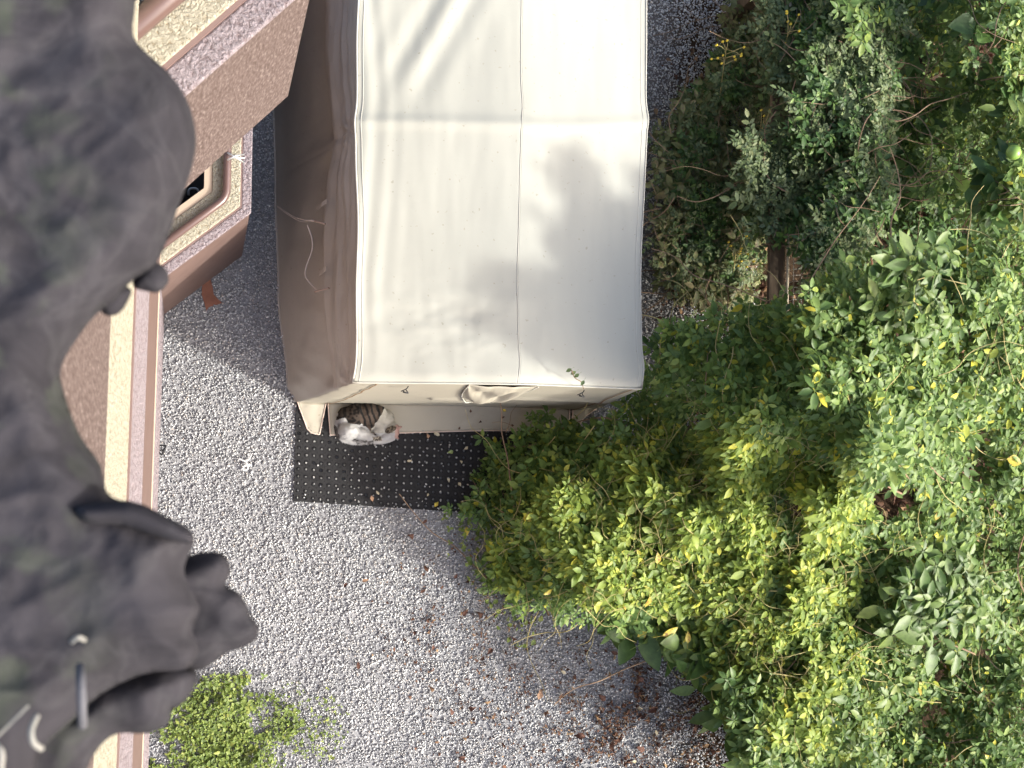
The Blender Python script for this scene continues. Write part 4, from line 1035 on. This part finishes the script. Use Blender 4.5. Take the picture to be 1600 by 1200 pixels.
def puff(name, poly, z, hgt, wd, seed, amp=1.0, step=7, flow=(.7, .5)):
    """a pillowy piece of cloth: top and underside over an outline"""
    poly = [(q.x, q.y) for q in spline([Vector((a, b, 0)) for a, b in poly + poly[:1]], 3)[:-1]]
    P_ = np.array(poly, float); x0, y0 = P_.min(0) - step; x1, y1 = P_.max(0) + step
    nx, ny = int((x1 - x0) / step) + 1, int((y1 - y0) / step) + 1
    gx, gy = np.meshgrid(x0 + np.arange(nx) * step, y0 + np.arange(ny) * step); gx, gy = gx.ravel(), gy.ravel()
    ins = in_poly(gx, gy, poly); d = edge_dist(gx, gy, poly)
    keep = ins | (d < step * .8)
    # snap the rim to the outline
    for i in np.where(keep & (~ins | (d < step * .45)))[0]:
        best = (1e9, None)
        for a, b in zip(poly, poly[1:] + poly[:1]):
            a = np.array(a, float); b = np.array(b, float); ab = b - a; t = np.clip(((gx[i] - a[0]) * ab[0] + (gy[i] - a[1]) * ab[1]) / (ab @ ab), 0, 1); q = a + t * ab
            e = math.hypot(gx[i] - q[0], gy[i] - q[1])
            if e < best[0]: best = (e, q)
        gx[i], gy[i] = best[1]; d[i] = 0
    idx = -np.ones(nx * ny, int); kk = np.where(keep)[0]; idx[kk] = np.arange(len(kk)); n = len(kk)
    up, dn = [], []
    for i in kk:
        t = min(d[i] / wd, 1); prof = math.sqrt(max(0, 1 - (1 - t) ** 2))
        q = Vector((gx[i] / 95 * flow[1], gy[i] / 95 * flow[0], seed)); wv = mn.noise(q * .7) * 1.2
        f = 1 - abs(mn.noise(Vector((q.x * 1.6 + wv, q.y * 1.6 - wv, seed + 3)))) * 2.2
        f2 = 1 - abs(mn.noise(Vector((q.x * 4 + wv * 2, q.y * 3, seed + 7)))) * 2
        z_ = z + hgt * prof + amp * prof * (.008 * f + .003 * f2 + .010 * wv)
        up.append(P(gx[i], gy[i], z_)); dn.append(P(gx[i], gy[i], z - hgt * .5 * prof))
    F = []
    for j in range(ny - 1):
        for i in range(nx - 1):
            q = [idx[j * nx + i], idx[j * nx + i + 1], idx[(j + 1) * nx + i + 1], idx[(j + 1) * nx + i]]
            if min(q) >= 0: F.append(tuple(q))
            elif sum(x >= 0 for x in q) == 3: F.append(tuple(x for x in q if x >= 0))
    F += [tuple(x + n for x in reversed(f)) for f in F]
    o = mesh_obj(name, up + dn, F, m_cloth, gar, True)
    bm = bmesh.new(); bm.from_mesh(o.data); bmesh.ops.remove_doubles(bm, verts=bm.verts, dist=.0008); bmesh.ops.recalc_face_normals(bm, faces=bm.faces); bm.to_mesh(o.data); bm.free()
    for p in o.data.polygons: p.use_smooth = True
    return o
body = [(-160, -80), (208, -80), (212, 0), (208, 55), (232, 85), (262, 112), (288, 148), (303, 190), (306, 232), (296, 275), (278, 325), (262, 372), (250, 402),
        (236, 420), (205, 440), (180, 470), (150, 492), (120, 530), (95, 575), (102, 620), (125, 680), (158, 728), (168, 772), (205, 786), (255, 806), (296, 826), (303, 850), (288, 885),
        (296, 920), (312, 950), (300, 985), (311, 1015), (292, 1045), (240, 1050), (200, 1062), (150, 1090), (110, 1130), (60, 1180), (20, 1290), (-160, 1290)]
puff('body_panel', body, 7.78, .10, 90, 1.0, 1.0)
puff('fold', [(232, 405), (250, 412), (262, 425), (263, 442), (248, 457), (228, 455), (208, 448), (212, 425)], 7.76, .022, 24, 9, .2, 4)
puff('fold', [(180, 440), (205, 452), (200, 470), (188, 488), (172, 494), (158, 487), (155, 470)], 7.76, .022, 24, 10, .2, 4)
puff('sleeve', [(255, 880), (300, 866), (330, 862), (352, 868), (361, 892), (352, 914), (372, 925), (386, 945), (392, 962), (404, 978), (401, 998), (380, 1012), (352, 1022), (318, 1046), (280, 1042), (240, 1000), (235, 930)], 7.70, .05, 50, 4, .8, 5)
puff('lower_panel', [(-160, 1150), (60, 1110), (150, 1060), (230, 1035), (304, 1046), (302, 1078), (285, 1100), (268, 1108), (264, 1130), (232, 1146), (185, 1146), (158, 1164), (135, 1205), (120, 1290), (-160, 1290)], 7.70, .06, 60, 6, .9, 6)
puff('pocket_flap', [(110, 790), (200, 782), (262, 808), (300, 832), (298, 850), (240, 838), (190, 822), (130, 818)], 7.86, .03, 20, 12, .2, 5)
def gp_(x, y, z=7.98): return P(x, y, z)
tube('strap', [gp_(125, 1040), gp_(127, 1080, 8.0), gp_(129, 1135, 7.98)], .0042, mat('grey_strap', (.085, .085, .095), .8), gar, n=8)
tube('cord_tip', spline([gp_(58, 1118, 8.0), gp_(49, 1140, 8.01), gp_(52, 1160, 8.01), gp_(65, 1170, 8.0)], 5), .0028, m_dull, gar, n=10)
tube('cord_tip', spline([gp_(-14, 1160, 8.0), gp_(2, 1175, 8.01), gp_(0, 1205, 8.0)], 5), .0030, m_dull, gar, n=10)
tube('eyelet', spline([gp_(112, 1003, 8.0), gp_(122, 996, 8.01), gp_(132, 1000, 8.0)], 4), .0022, m_dull, gar, n=8)
prt = []
for k in range(16):
    a = gp_(-25 + k * 4.2, 1172 - k * 4.2, 8.0); prt.append(tube_data([a + Vector((-.0036, -.0036, 0)), a + Vector((.0036, .0036, .0008))], .0011, n=6))
V, F = join_data(prt); o = mesh_obj('zip_teeth', V, F, m_dull, gar); o['kind'] = 'stuff'
